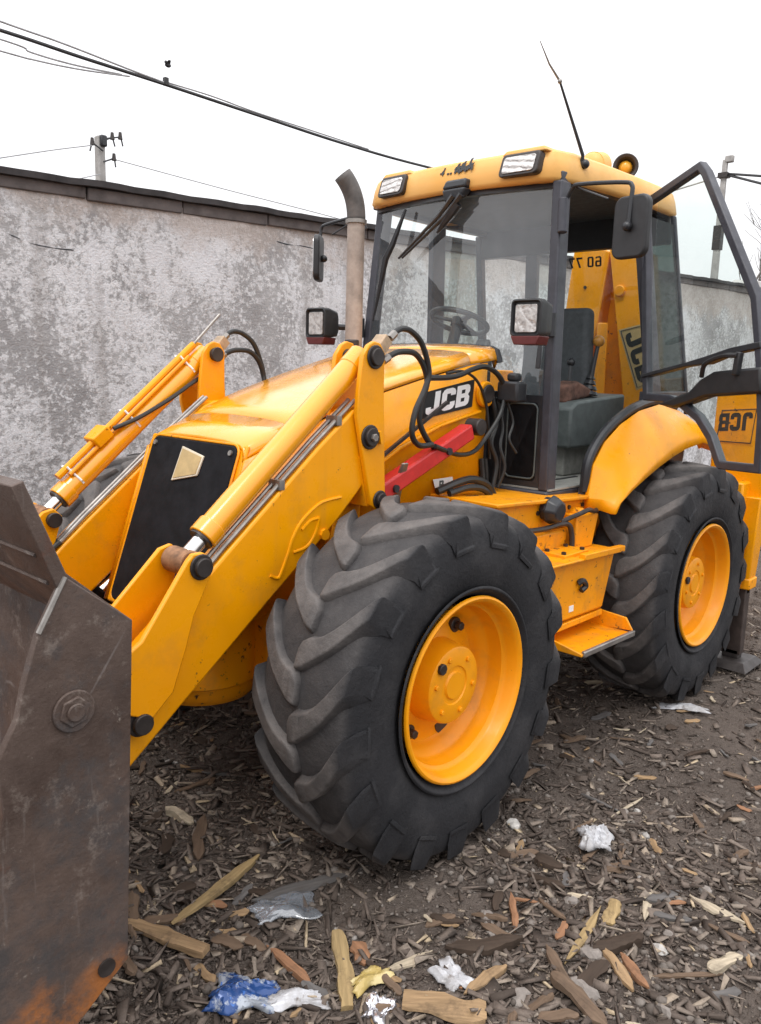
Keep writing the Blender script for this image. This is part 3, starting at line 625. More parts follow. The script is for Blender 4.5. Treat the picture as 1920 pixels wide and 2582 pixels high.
# hoses and wiring at the rear of the left panel
for h, r in (([(-.46,.55,1.515),(-.55,.54,1.49),(-.68,.52,1.462),(-.80,.51,1.47),(-.90,.50,1.525),(-1.01,.50,1.634),(-1.05,.50,1.74)], .011),
             ([(-.44,.50,1.808),(-.60,.495,1.812),(-.70,.49,1.826),(-.78,.49,1.850),(-.88,.49,1.866),(-.97,.49,1.842),(-1.03,.49,1.80),(-1.07,.49,1.74)], .013),
             ([(-.62,.47,1.83),(-.74,.47,1.84),(-.85,.47,1.80),(-.93,.47,1.70),(-.97,.47,1.55),(-.99,.47,1.42)], .007),
             ([(-1.0,.46,1.72),(-1.03,.47,1.60),(-.98,.48,1.50),(-1.02,.49,1.40),(-1.0,.49,1.28)], .012),
             ([(-1.04,.46,1.72),(-1.07,.48,1.58),(-1.03,.50,1.48),(-1.05,.52,1.38),(-1.03,.5,1.28)], .009),
             ([(-1.07,.50,1.70),(-1.10,.52,1.60),(-1.06,.53,1.52),(-1.10,.55,1.45)], .007),
             ([(-.96,.44,1.42),(-.97,.45,1.30),(-.94,.47,1.20)], .014), ([(-.99,.44,1.42),(-1.0,.45,1.30),(-.97,.47,1.20)], .014),
             ([(-.55,.50,1.30),(-.66,.53,1.335),(-.78,.53,1.34),(-.90,.53,1.30),(-.98,.54,1.20),(-1.02,.6,1.12)], .019),
             ([(-.60,.53,1.29),(-.72,.55,1.31),(-.83,.56,1.29),(-.92,.56,1.22),(-.95,.6,1.14)], .016),
             ([(-.70,.55,1.26),(-.80,.57,1.25),(-.88,.57,1.20),(-.93,.6,1.12)], .013)):
    G().tube(smooth_path(h), r, 8).build('hose', HOSE, LD)
g = G(); g.box((-1.12,.46,1.70), (-1.03,.58,1.80)); g.box((-1.10,.50,1.80), (-1.05,.56,1.84)); g.build('valve_chest', BLACK, LD, bevel=.012)
g = G(); g.cyl((-.955,.435,1.735), (-.955,.462,1.735), .062, n=24); rl = g.build('repeater_bezel', YEL, LD, bevel=.006); G().cyl((-.955,.462,1.738), (-.955,.474,1.738), .045, n=24).build('lamp_lens', PINM, rl, bevel=.006)
# red safety strut stowed on the panel
p0, p1 = Vector((-.10,.512,1.315)), Vector((-.835,.505,1.600)); d = (p1-p0).normalized()
st = G().bar(p0, p0+d*.70, .070, .075).build('safety_strut', RED, LD, bevel=.010)
G().cyl(p0+d*.75+Vector((0,-.03,0)), p0+d*.75+Vector((0,.045,0)), .040, n=20).build('strut_pin', PINM, st, bevel=.004)
for s in (.12, .50): G().cyl(p0+d*s+Vector((0,.030,-.01)), p0+d*s+Vector((0,.046,-.01)), .017, n=10).build('strut_hole_dark_disc', BLACK, st)  # black discs instead of real openings, shade given as colour
G().bar((-.20,.45,1.46), (-.66,.45,1.70), .014, .014).build('strut_stay', PINM, st)
g = G(); g.hexa([(-.275,.44,1.27),(-.335,.44,1.27),(-.335,.465,1.27),(-.275,.465,1.27)], [(-.235,.55,1.455),(-.275,.55,1.455),(-.275,.565,1.455),(-.235,.565,1.455)]); g.build('strut_bracket', STEEL, LD, bevel=.008)

# ---- bucket, tipped back and raised a little
BY = 1.17
prof_out = [(1.606,1.600),(1.525,1.395),(1.376,1.262),(1.392,.88),(1.410,.42),(1.545,.318),(1.90,.225),(2.32,.175)]
prof_in = [(2.32,.195),(1.92,.250),(1.575,.350),(1.455,.445),(1.437,.88),(1.425,1.235),(1.550,1.370),(1.632,1.590)]
bk = G().prism(prof_out+prof_in, -BY-.002, BY+.002).build('bucket', BUCK, LD, bevel=.003)
sidep = [(1.376,1.262),(1.530,1.390),(1.593,1.277),(1.628,1.171),(1.645,1.10),(1.690,1.02),(1.683,.90),(1.72,.75),(1.90,.50),(2.28,.215),(1.90,.222),(1.545,.314),(1.410,.416),(1.392,.88)]
for sy in (1, -1):
    y0, y1 = (BY-.016, BY+.006) if sy > 0 else (-BY-.006, -BY+.016)
    s = G().prism(sidep, y0, y1).build('side_plate', BUCK, bk, bevel=.003)
    yo = y1 if sy > 0 else y0
    if sy > 0:
        g = G(); g.cyl((1.524,yo,1.088), (1.524,yo+.013,1.088), .036, n=6); g.cyl((1.524,yo+.013,1.088), (1.524,yo+.019,1.088), .021, n=20); g.cyl((1.524,yo,1.088),(1.524,yo+.008,1.088),.048,n=28)
        g.build('pivot_bolt', BUCK, bk, bevel=.004)
        G().tube([(1.528,yo-.004,1.388),(1.560,yo-.003,1.330),(1.590,yo-.003,1.277)], .0065, 6).build('weld_seam', STEEL, bk)
        G().cyl((1.468,yo+.001,.425),(1.468,yo+.006,.425),.022,n=14).build('bucket_hole_dark_disc', PINM, bk)  # dark disc set on the plate, colour stands for the shade inside a hole
for x, z in ((1.575,1.436), (1.551,1.372)):
    g = G(); g.tube([(x,-BY+.02,z),(x,BY-.03,z)], .005, 6); g.build('weld_seam', BUCK, bk)
for yy in (.47, -.47): G().prism([(1.39,1.08),(1.10,.84),(1.02,.70),(1.12,.62),(1.40,.55)], yy-.02, yy+.02).build('hinge_lug', BUCK, bk, bevel=.004)
G().prism([(2.32,.165),(2.44,.150),(2.44,.156),(2.32,.205)], -BY, BY).build('cutting_edge', STEEL, bk)

# ---- exhaust stack
sx_, sy_ = -.735, -.245
ex = G().cyl((sx_, sy_, 1.86), (sx_, sy_, 2.585), .044, n=28).build('exhaust_stack', PIPE, LD, smooth=50)
path = [Vector((sx_, sy_, 2.57))]
for k in range(1, 11):
    t = k/10; path.append(Vector((sx_, sy_, 2.57))+Vector((.80, -.60, 0))*(.075*t**2.2)+Vector((0, 0, .25*t-.03*t*t)))
g = G(); rr = [.047]*len(path); g.tube(path, rr, 28, False); g.tube([path[-1], path[-2]], .044, 28, False)
g.build('outlet_bend', SOOT, ex, smooth=50, solid=.004)
G().cyl((sx_, sy_, 2.56), (sx_, sy_, 2.578), .054, n=28).build('clamp_band', STEEL, ex)
G().cyl((sx_, sy_, 1.86), (sx_, sy_, 1.925), .062, n=28).build('stack_base', SOOT, ex)
g = G(); g.cyl((-.60,-.12,1.90),(-.60,-.12,1.98),.035,n=16); g.build('filler_cap', PINM, LD, bevel=.006)

# ---- cab
def pillar(name, a, b, w, d, par, mat=CABF):
    a, b = Vector(a), Vector(b)
    q = lambda p: [p+Vector((-w/2,-d/2,0)), p+Vector((w/2,-d/2,0)), p+Vector((w/2,d/2,0)), p+Vector((-w/2,d/2,0))]
    return G().hexa(q(a), q(b)).build(name, mat, par, bevel=.010, seg=3)
g = G(); g.box((-2.50,-.70,1.205), (-1.16,.70,1.265)); cabf = g.build('cab', CABF, LD, bevel=.01)
G().box((-2.40,-.62,1.2665), (-1.18,.70,1.275)).build('floor_mat', LGREY, cabf)
G().prism([(-1.42,1.275),(-1.78,1.275),(-1.78,1.279),(-1.42,1.279)], .50, .52).build('floor_strip', BLACK, cabf)
for s in (1, -1):
    pillar('front_pillar', (-1.215, .665*s, 1.265), (-1.265 if s > 0 else -1.30, .610*s if s > 0 else -.575, 2.75), .085, .055, cabf)
    pillar('door_pillar', (-2.19 if s > 0 else -2.02, .745*s, 1.66), (-1.93, .695*s, 2.75), .13, .045, cabf)
    pillar('rear_pillar', (-2.66 if s > 0 else -2.60, .745*s, 1.62), (-2.37, .68*s, 2.75), .03 if s > 0 else .05, .03 if s > 0 else .05, cabf)
    # top rails and waist rail
    g = G(); g.bar((-1.25,.598*s,2.77), (-1.95,.655*s,2.77), .05, .05); g.bar((-1.95,.655*s,2.77), (-2.37,.64*s,2.77), .05, .05); g.build('roof_rail', CABF, cabf, bevel=.006)
    g = G(); g.add([(-2.22 if s > 0 else -2.06,.742*s,1.76),(-2.61 if s > 0 else -2.545,.742*s,1.76),(-2.365,.690*s,2.70),(-1.985,.690*s,2.70)], [(0,1,2,3)]); g.build('quarter_glass', GLASSQ if s > 0 else GLASSD, cabf)
    G().bar((-2.03,.745*s,1.73), (-2.58,.745*s,1.73), .04, .06).build('waist_rail', CABF, cabf, bevel=.005)
    # front quarter panel beside the bonnet: frame and pane
    q = G()
    fr = lambda u, v, h: (-1.17+h-.03*abs(u), u*s, v)
    q.plate([(.40,1.265),(.66,1.265),(.66,1.735),(.40,1.735),(.40,1.70),(.595,1.70),(.612,1.68),(.612,1.325),(.598,1.305),(.44,1.305),(.425,1.325),(.425,1.69),(.40,1.70)], fr, -.03, .0)
    qf = q.build('front_quarter_frame', BLACK, cabf)
    G().tube([fr(u, v, .003) for u, v in rrect(.432,1.318,.604,1.692,.03)+rrect(.432,1.318,.604,1.692,.03)[:1]], .0045, 6, False).build('glass_seal', GREY, qf)
    q = G(); q.plate([(.42,1.30),(.615,1.30),(.615,1.705),(.42,1.705)], fr, -.016, -.010); q.build('front_quarter_glass', GLASSD, cabf)
# header, windscreen, dash and bulkhead
ws = G(); rows = []
for v in np.linspace(0, 1, 9):
    hw = .640-.055*v; z = 1.715+v*(2.745-1.715)
    rows.append([(-1.222-.045*v+.085*(1-u*u), u*hw, z+.03*(1-u*u)*(1-v)) for u in np.linspace(-1, 1, 25)])
ws.loft(rows, closed=False); ws.build('windscreen', GLASS, cabf, smooth=80)
g = G(); g.loft([[(p[0]+.006+o, p[1], p[2]+oz) for p in rows[-1]] for o, oz in ((.004, .015), (.012, -.022), (-.03, -.022), (-.03, .015), (.004, .015))], closed=False); g.build('windscreen_header', BLACK, cabf)
g = G(); g.loft([[(p[0]+o, p[1], p[2]+oz) for p in rows[0]] for o, oz in ((.010, .012), (.012, -.028), (-.03, -.028), (-.03, .012), (.010, .012))], closed=False); g.build('windscreen_sill', BLACK, cabf)
g = G(); g.box((-1.21,-.41,1.27), (-1.17,.41,1.72)); g.build('bulkhead', BLACK, cabf, bevel=.005)
g = G(); g.prism([(-1.24,1.30),(-1.24,1.86),(-1.34,1.90),(-1.44,1.86),(-1.42,1.30)], -.50, .12); g.build('dashboard', DASHM, cabf, bevel=.02)
g = G(); g.cyl((-1.34,-.13,1.80), (-1.455,-.13,2.10), .032, n=14); col_ = g.build('steering_column', BLACK, cabf)
sc_c, sn = Vector((-1.47,-.13,2.12)), Vector((-.36,0,.93)).normalized(); e1 = Vector((0,1,0)); e2 = sn.cross(e1)
G().tube([sc_c+(e1*math.cos(t)+e2*math.sin(t))*.165 for t in np.linspace(0, 2*math.pi, 41)], .015, 10, False).build('steering_wheel', BLACK, col_)
g = G()
for t in (90, 210, 330): g.bar(sc_c, sc_c+(e1*math.cos(R(t))+e2*math.sin(R(t)))*.16, .03, .012, sn)
g.cyl(sc_c-sn*.03, sc_c+sn*.015, .045, n=18); g.build('wheel_spokes', BLACK, col_)
g = G(); g.prism([(-1.36,1.86),(-1.44,2.02),(-1.47,2.02),(-1.50,1.86)], .02, .10); g.build('instrument_pod', BLACK, cabf, bevel=.012)
# seat, console, levers
g = G(); g.hexa([(-1.70,-.06,1.58),(-2.10,-.06,1.56),(-2.10,.40,1.56),(-1.70,.40,1.58)], [(-1.68,-.05,1.70),(-2.10,-.05,1.68),(-2.10,.39,1.68),(-1.68,.39,1.70)]); seat = g.build('seat', SEATM, cabf, bevel=.03, seg=3)
g = G(); g.hexa([(-1.98,-.05,1.68),(-2.09,-.05,1.68),(-2.09,.42,1.68),(-1.98,.42,1.68)], [(-1.95,.0,2.22),(-2.04,.0,2.22),(-2.04,.42,2.22),(-1.95,.42,2.22)]); g.build('backrest', SEATM, seat, bevel=.035, seg=3)
G().box((-2.05,.0,1.27), (-1.75,.34,1.56)).build('seat_base', BLACK, seat, bevel=.01)
g = G(); g.prism([(-1.66,1.44),(-1.66,1.66),(-1.72,1.695),(-2.28,1.735),(-2.28,1.44)], .26, .52); con = g.build('side_console', GREY, cabf, bevel=.015)
G().box((-2.28,.30,1.276), (-1.72,.46,1.44)).build('console_riser', LGREY, con, bevel=.01)
g = G(); g.prism([(-1.70,1.68),(-1.73,1.77),(-1.82,1.81),(-2.0,1.76),(-2.05,1.73)], .34, .46); g.build('rag', plain('rust brown rag', (.11,.055,.04), .9, 0, .7, 14, .6), con, bevel=.02)
g = G(); g.tube([(-1.99,.43,1.72),(-2.01,.44,1.88),(-2.03,.45,2.01)], [.02,.013,.011], 10); lv = g.build('lever', BLACK, con)
G().ball((-2.035,.45,2.035), .034).build('lever_knob', plain('amber lever knob', (.48,.22,.04), .4), lv)
for k in range(4): G().cyl((-1.995-.003*k,.432,1.73+.03*k), (-1.998-.003*k,.433,1.75+.03*k), .055-.009*k, .044-.009*k, n=14).build('lever_boot', BLACK, lv)
g = G(); g.tube([(-1.85,.38,1.70),(-1.86,.38,1.85),(-1.88,.37,1.90)], .011, 8); g.ball((-1.88,.37,1.91), .024); g.build('lever', BLACK, con)
# rear wall: low panel, posts and header
G().box((-2.56,-.74,1.265), (-2.52,.74,1.60)).build('rear_panel', CABF, cabf, bevel=.006)
hd_ = G().box((-2.42,-.66,2.60), (-2.36,.66,2.785)).build('rear_header', BLACK, cabf, bevel=.006)
pillar('rear_post', (-2.56, -.33, 1.60), (-2.40, -.27, 2.70), .05, .085, cabf)
G().box((-2.42,-.60,2.770), (-1.25,.60,2.79)).build('headliner', SEATM, cabf)
RG = lambda u, v, h: (-2.405-.14*(2.60-v)+h, u, v)
G().plate([(-.25,1.62),(.66,1.62),(.66,2.60),(-.25,2.60)], RG, -.004, 0).build('rear_glass', GLASSP, cabf)
RL = lambda u, v, h: RG(-.045+u, 2.545+v, h)
letters('77 60', lambda u, v, h: RG(.275-(u), 2.535+v, h), .001, .003, .060, BLACK, cabf, gap=.2) if False else None
letters('60 77', lambda u, v, h: RG(.225-u, 2.535+v-.03, h), .001, .003, .062, BLACK, cabf, gap=.16, name='number')
# roof
OUT = [(-1.150,0),(-1.156,.2),(-1.168,.40),(-1.185,.53),(-1.225,.592),(-1.33,.640),(-1.60,.676),(-1.95,.690),(-2.25,.688),(-2.40,.672),(-2.49,.62),(-2.53,.50),(-2.545,.25),(-2.55,0)]
OUT = OUT+[(x, -y) for x, y in OUT[-2:0:-1]]
def lvl(z, ins, zc=0):
    r = []
    for x, y in OUT:
        d = Vector((-1.86-x, -y)); L = d.length; d = d/L
        front = max(0, (x+1.5)/.35)
        r.append((x+d.x*ins, y+d.y*ins, z+(.012*front if zc else 0)))
    return r
rf = G(); rf.loft([lvl(2.80,.075), lvl(2.760,.062), lvl(2.745,.05), lvl(2.748,.0), lvl(2.765,-.012), lvl(2.83,.002,1), lvl(2.872,.018,1), lvl(2.892,.048,1), lvl(2.905,.12), lvl(2.915,.3), lvl(2.918,.5)])
roof = rf.build('roof', YFADE, cabf, smooth=60)
RFN = lambda u, v, h: (-1.153-.028*(v-2.83)/.08-.11*u*u*.55+h, u, v)
for s in (1, -1):
    fn = lambda u, v, h, s=s: RFN(u, v, h)
    lo, hi = (.335, .545) if s > 0 else (-.480, -.290)
    zc = 2.825
    lamp = G().plate(rrect(lo, zc-.052, hi, zc+.060, .022), fn, -.05, .022).build('work_lamp', PINM, roof, bevel=.006)
    G().plate(rrect(lo+.018, zc-.036, hi-.018, zc+.044, .014), fn, .022, .027).build('lamp_lens', LENS, lamp, bevel=.003)
    G().plate([(lo-.02, zc+.06), (hi+.02, zc+.06), (hi+.0, zc+.085), (lo+.0, zc+.085)], fn, -.10, .004).build('lamp_brow', YFADE, roof, bevel=.008)
# remains of the roof decal
letters('4', lambda u, v, h: RFN(-.055+u, 2.838+v, h), .006, .0085, .040, DECAL, roof, shear=.15)
for u, v, w, h_ in ((-.005,2.838,.012,.009), (.013,2.838,.012,.009)):
    G().plate([(u, v), (u+w, v), (u+w, v+h_), (u, v+h_)], RFN, .006, .0085).build('decal_scrap', DECAL, roof)
random.seed(3)
for k in range(9):
    u = .040+.013*k; v = 2.840+.006*math.sin(k*2.1)+.001*k; hh = random.uniform(.028, .058)
    poly = [(u, v), (u+.012, v-.003), (u+.016, v+hh*.4), (u+.011, v+hh*.55), (u+.018, v+hh), (u+.004, v+hh*.92), (u-.003, v+hh*.5), (u+.003, v+hh*.35)]
    G().plate(poly, RFN, .006+.0004*k, .0085+.0004*k).build('decal_scrap', DECAL, roof)
# rear roof lamps: the back of one, the ringed front of the other
g = G(); g.cyl((-1.99,.40,2.985), (-1.91,.40,2.97), .074, n=24); g.ball((-1.91,.40,2.97), .074, sq=(.6, 1, 1)); bl = g.build('beacon_lamp', YFADE, roof, smooth=50)
G().bar((-1.95,.40,2.88), (-1.95,.40,2.95), .04, .03).build('lamp_foot', BLACK, bl)
g = G(); g.lathe([(0,.068),(.045,.072),(.05,.067),(.045,.054),(.0,.036),(-.03,.028)], (0,0,0), 28)
rot = Matrix.Rotation(R(-60), 4, 'Z'); g.v = [rot @ p+Vector((-2.25,.42,3.02)) for p in g.v]
b2 = g.build('rotating_lamp', PINM, roof, smooth=40)
g = G(); g.ball((-2.25,.42,3.02), .042); g.build('lamp_bulb', AMB, b2); G().bar((-2.25,.40,2.90), (-2.25,.40,2.96), .05, .04).build('lamp_foot', BLACK, b2)
# aerial
g = G(); g.tube([(-1.385,.640,2.845),(-1.38,.645,2.885),(-1.168,.625,3.162)], [.013,.009,.0055], 8); ae = g.build('aerial', BLACK, roof)
g = G(); g.tube([(-1.175,.615,3.175),(-1.10,.605,3.225),(-1.021,.60,3.30)], [.006,.0045,.002], 6); g.ball((-1.166,.625,3.165), .011); g.build('aerial_tip', STEEL, ae)
G().ball((-1.39,.655,2.845), .022).build('aerial_base', BLACK, ae)
# wiper
g = G(); g.hexa([(-1.19,.00,2.755),(-1.10,.00,2.755),(-1.10,.15,2.755),(-1.19,.15,2.755)], [(-1.19,.02,2.80),(-1.11,.02,2.80),(-1.11,.15,2.80),(-1.19,.15,2.80)])
g.hexa([(-1.14,.02,2.69),(-1.105,.02,2.69),(-1.105,.13,2.705),(-1.14,.13,2.705)], [(-1.18,.0,2.756),(-1.10,.0,2.756),(-1.10,.15,2.756),(-1.18,.15,2.756)]); wp = g.build('wiper_motor', BLACK, cabf, bevel=.012)
for o in (0, .05): G().tube([(-1.105,.08+o,2.72),(-1.112,-.02+o,2.63),(-1.125,-.30+o*.5,2.44)], [.016,.011,.006], 6).build('wiper_arm', BLACK, wp)
g = G(); g.tube([(-1.118,.10,2.68),(-1.118,.02,2.60),(-1.12,-.03,2.55)], [.022,.018,.006], 6); g.build('wiper_arm', BLACK, wp)
g = G(); g.tube([(-1.158,-.290,2.70),(-1.138,-.36,2.52),(-1.135,-.405,2.45),(-1.137,-.445,2.30),(-1.15,-.505,2.11)], [.008,.018,.020,.013,.006], 6); g.build('wiper_blade', BLACK, wp)
# mirrors
for s in (1, -1):
    g = G(); g.tube(smooth_path([(-1.23,.655*s,2.64),(-1.215,.70*s,2.70),(-1.20,.75*s,2.708),(-1.20,.96*s,2.690),(-1.20,1.005*s,2.672),(-1.195,1.01*s,2.62),(-1.185,1.01*s,2.50)], 5), .010, 8)
    ma = g.build('mirror_arm', BLACK, cabf)
    G().tube([(-1.215,.72*s,2.70), (-1.19,.90*s,2.625)], .005, 6).build('mirror_stay', BLACK, ma)
    c = Vector((-1.20, 1.012*s, 2.495)); yawm = R(-12) if s > 0 else R(128)
    a = Vector((-math.sin(yawm), math.cos(yawm), 0)); nn = Vector((math.cos(yawm), math.sin(yawm), 0))
    fn = lambda u, v, h: c+a*u+Vector((0, 0, v))+nn*h
    mr = G().plate(rrect(-.093,-.135,.093,.135,.045,6), fn, -.03, .008).build('mirror', PLAST, ma, bevel=.010, seg=3)
    G().plate(rrect(-.080,-.12,.080,.12,.038,6), fn, -.033, -.0305).build('mirror_glass', CHROME, ma)
    G().ball(c+nn*.022, .022).build('mirror_joint', BLACK, ma)
    pass
# headlamps on stalks
for s in (1, -1):
    c = Vector((-.90, .690*s if s > 0 else -.720, 2.075)); w = .082
    fn = lambda u, v, h: (c.x+h, c.y+u, c.z+v)
    q = lambda k, h: [fn(u*k, v*k, h) for u, v in rrect(-w, -.070, w, .098, .022)]
    g = G(); g.loft([q(.55, -.14), q(.85, -.11), q(1.0, -.04), q(1.0, .0), q(.93, .004), q(.86, -.008), q(.85, -.012)]); hl = g.build('headlamp', PLAST, cabf, smooth=40)
    G().plate(rrect(-.062,-.052,.056,.075,.012), fn, -.013, -.004).build('lamp_lens', LENS, hl, bevel=.003)
    g = G(); g.loft([[fn(u, v, h) for u, v in ((-w*k+.004, -.066), (w*k-.004, -.066), (w*k-.016, -.106), (-w*k+.024, -.106))] for h, k in ((-.10, .9), (-.0, 1), (.004, .98))]); g.build('indicator_lens', REDL, hl, bevel=.006)
    g = G(); g.tube([c+Vector((-.12, .0, .0)), (-1.05, c.y, 2.075), (-1.16, (.64)*s, 2.075), (-1.20, .64*s, 2.075)], .018, 8); g.cyl((-1.19,.645*s,2.02),(-1.19,.645*s,2.13),.025,n=12); g.build('lamp_stalk', BLACK, hl)
# pillar furniture
G().cyl((-1.205,.665,2.50), (-1.215,.655,2.66), .024, n=14).build('hinge_post', CABF, cabf, bevel=.006)
g = G(); g.hexa([(-1.175,.585,1.865),(-1.165,.585,1.865),(-1.165,.615,1.865),(-1.175,.615,1.865)], [(-1.19,.585,2.0),(-1.18,.585,2.0),(-1.18,.605,2.0),(-1.19,.605,2.0)]); g.build('inner_grip', BLACK, cabf, bevel=.004)

# ---- rear mudguards with black sealing strip
def fender(sx):
    f = (lambda g: g) if sx > 0 else (lambda g: g.mir())
    inn = [(-1.412,1.165),(-1.405,1.225),(-1.437,1.392),(-1.540,1.505),(-1.70,1.592),(-1.903,1.658),(-2.150,1.690),(-2.42,1.650),(-2.66,1.56),(-2.82,1.42)]
    cre = [(-1.402,1.165),(-1.432,1.215),(-1.539,1.295),(-1.680,1.378),(-1.830,1.450),(-2.0,1.512),(-2.170,1.552),(-2.42,1.560),(-2.64,1.50),(-2.80,1.38)]
    lip = [(-1.415,1.165),(-1.455,1.215),(-1.570,1.268),(-1.715,1.320),(-1.86,1.368),(-2.03,1.415),(-2.20,1.450),(-2.44,1.475),(-2.63,1.44),(-2.78,1.34)]
    rings = []
    for a, b, c in zip(inn, cre, lip):
        P = [(a[0], .775, a[1]-.01), (a[0], .795, a[1])]
        P += [(a[0]*.5+b[0]*.5, .865, a[1]*.5+b[1]*.5+.006), (b[0], .925, b[1]), (b[0]*.5+c[0]*.5, .945, b[1]*.5+c[1]*.5), (c[0], .952, c[1])]
        rings.append(P)
    m_ = f(G().loft(rings, closed=False)).build('mudguard', YFADE if False else YEL, LD, smooth=28, solid=.012)
    rub = [(x*.98-.02 if False else x-.012*(1 if i < 3 else 0), .768, z+.018) for i, (x, z) in enumerate(inn[1:8])]
    f(G().tube(smooth_path([(-1.425,.760,1.255)]+[(x+.004, .765, z+.014) for x, z in inn[2:8]]), .026, 10)).build('rubber_strip', BLACK, m_)
    # inner arch wall under the quarter glass
    wallp = [(x, z) for x, z in inn[:9]]+[(-2.60,1.20),(-1.45,1.16)]
    f(G().prism(wallp, .735, .762)).build('arch_panel', CABF, m_)
    return m_
fender(1); fender(-1)

# ---- open cab door, hinged on the rear door pillar
DH, DD = Vector((-1.95, .765, 0)), Vector((.45, .893, 0)).normalized(); DN = Vector((DD.y, -DD.x, 0))
DFN = lambda s, z, h: DH+DD*s+Vector((0, 0, z))+DN*h
outl = [(-.10,2.765),(.335,2.880),(.385,2.830),(.785,2.215),(.855,1.93),(.90,1.68),(.912,1.425),(.655,1.415),(.632,1.432),(.560,1.548),(.47,1.632),(.35,1.690),(.26,1.712),(.055,1.715)]
def frame_strip(pts, w, h0, h1, closed=True):
    # offset polygon inwards to make a flat frame
    n = len(pts); P = [Vector((a, b)) for a, b in pts]; area = sum(P[i].x*P[(i+1) % n].y-P[(i+1) % n].x*P[i].y for i in range(n)); sg = 1 if area > 0 else -1
    inn = []
    for i in range(n):
        e1_, e2_ = (P[i]-P[i-1]).normalized(), (P[(i+1) % n]-P[i]).normalized()
        n1, n2 = Vector((-e1_.y, e1_.x))*sg, Vector((-e2_.y, e2_.x))*sg; b = (n1+n2).normalized(); inn.append(P[i]+b*min(w/max(.35, b.dot(n1)), w*1.8))
    g = G(); vs = []
    for p, q in zip(P, inn): vs += [DFN(p.x, p.y, h0), DFN(p.x, p.y, h1), DFN(q.x, q.y, h1), DFN(q.x, q.y, h0)]
    g.add(vs, [(i*4+k, i*4+(k+1) % 4, ((i+1) % n)*4+(k+1) % 4, ((i+1) % n)*4+k) for i in range(n) for k in range(4)])
    return g, [(q.x, q.y) for q in inn]
g, inn = frame_strip(outl, .040, -.022, .022); dr = g.build('door', CABF, LD, bevel=.006)
G().plate(outl, lambda s, z, h: DFN(min(max(s, .02), .885), z-.012 if z > 2.2 else z+.012, h), -.003, .0).build('door_glass', GLASSP, dr)
rail = [(.04,1.855),(.21,1.888),(.36,1.915),(.51,1.948),(.66,1.985),(.84,2.012),(.845,1.982),(.66,1.955),(.52,1.910),(.44,1.905),(.36,1.895),(.21,1.866),(.04,1.835)]
G().plate(rail, DFN, -.022, .03).build('mid_rail', BLACK, dr, bevel=.004)
pan = [(.20,1.700),(.30,1.735),(.43,1.775),(.50,1.835),(.585,1.875),(.70,1.885),(.875,1.90),(.89,1.785),(.72,1.770),(.55,1.755),(.42,1.715),(.33,1.690)]
pn = G().plate(pan, DFN, -.03, .045).build('armrest_panel', PLAST, dr, bevel=.012)
G().bar(DFN(.74,1.86,.05), DFN(.75,1.965,.05), .03, .03).build('door_handle', PLAST, dr, bevel=.006)
G().tube(smooth_path([DFN(.52,1.85,.05), DFN(.56,1.91,.07), DFN(.66,1.945,.07), DFN(.75,1.95,.06)]), .012, 8).build('grab_bar', PLAST, dr)
for z in (2.60, 1.85): G().cyl(DFN(-.11+(2.79-z)*.145, z-.04, 0), DFN(-.11+(2.79-z)*.145, z+.04, 0), .018, n=12).build('hinge', BLACK, dr)

# ---- backhoe behind the cab
g = G(); g.box((-2.98,-1.08,.52), (-2.80,1.08,1.22)); rfm = g.build('rear_frame', YEL, LD, bevel=.012)
BF = lambda u, v, h: (-2.95+h, u, v)
boom = G().plate([(-.02,2.72),(.235,2.66),(.32,2.12),(.385,1.60),(.38,1.20),(.16,1.20),(.185,1.60),(.10,2.08)], BF, -.22, 0).build('boom', YEL, LD, bevel=.008)
G().cyl((-2.95,.092,2.41), (-2.925,.092,2.41), .038, n=16).build('pin', YWORN, boom, bevel=.006)
BD = lambda u, v, h: (-2.95+h, .155+u*math.cos(R(-68))-v*math.sin(R(-68)) if False else (.140+.375*u+.86*v), 2.13-.927*u+.36*v)
bp = G().plate([(-.035,-.03),(.40,-.03),(.40,.165),(.0,.19)], lambda u, v, h: BD(u, v, h), .0005, .002).build('decal_plate', EMB, boom)
G().tube([BD(u, v, .003) for u, v in ((-.02,-.015),(.385,-.015),(.385,.15),(.01,.172),(-.02,-.015))], .004, 5, False).build('decal_rim', DECAL, bp)
letters('JCB', lambda u, v, h: BD(u*1.12+.015, v*1.05+.003, h), .0022, .0036, .135, DECAL, bp, gap=.08)
dip = G().plate([(-.30,2.80),(-.03,2.68),(-.09,2.15),(-.20,1.55),(-.42,1.55),(-.36,2.15)], lambda u, v, h: (-2.99+h, u, v), -.2, 0).build('dipper', YEL, LD, bevel=.008)
G().plate([(-.06,2.70),(.02,2.70),(.12,2.05),(.19,1.55),(-.18,1.55),(-.08,2.15)], lambda u, v, h: (-3.12+h, u, v), -.02, 0).build('boom_web', YWORN, dip)
for z in (2.45, 2.2, 2.0): G().cyl((-2.99,-.20,z), (-2.984,-.20,z), .012, n=8).build('bolt', PINM, dip)
G().bar((-2.90,.02,1.30), (-2.98,-.04,2.20), .07, .07).build('boom_ram', YWORN, boom, bevel=.01)
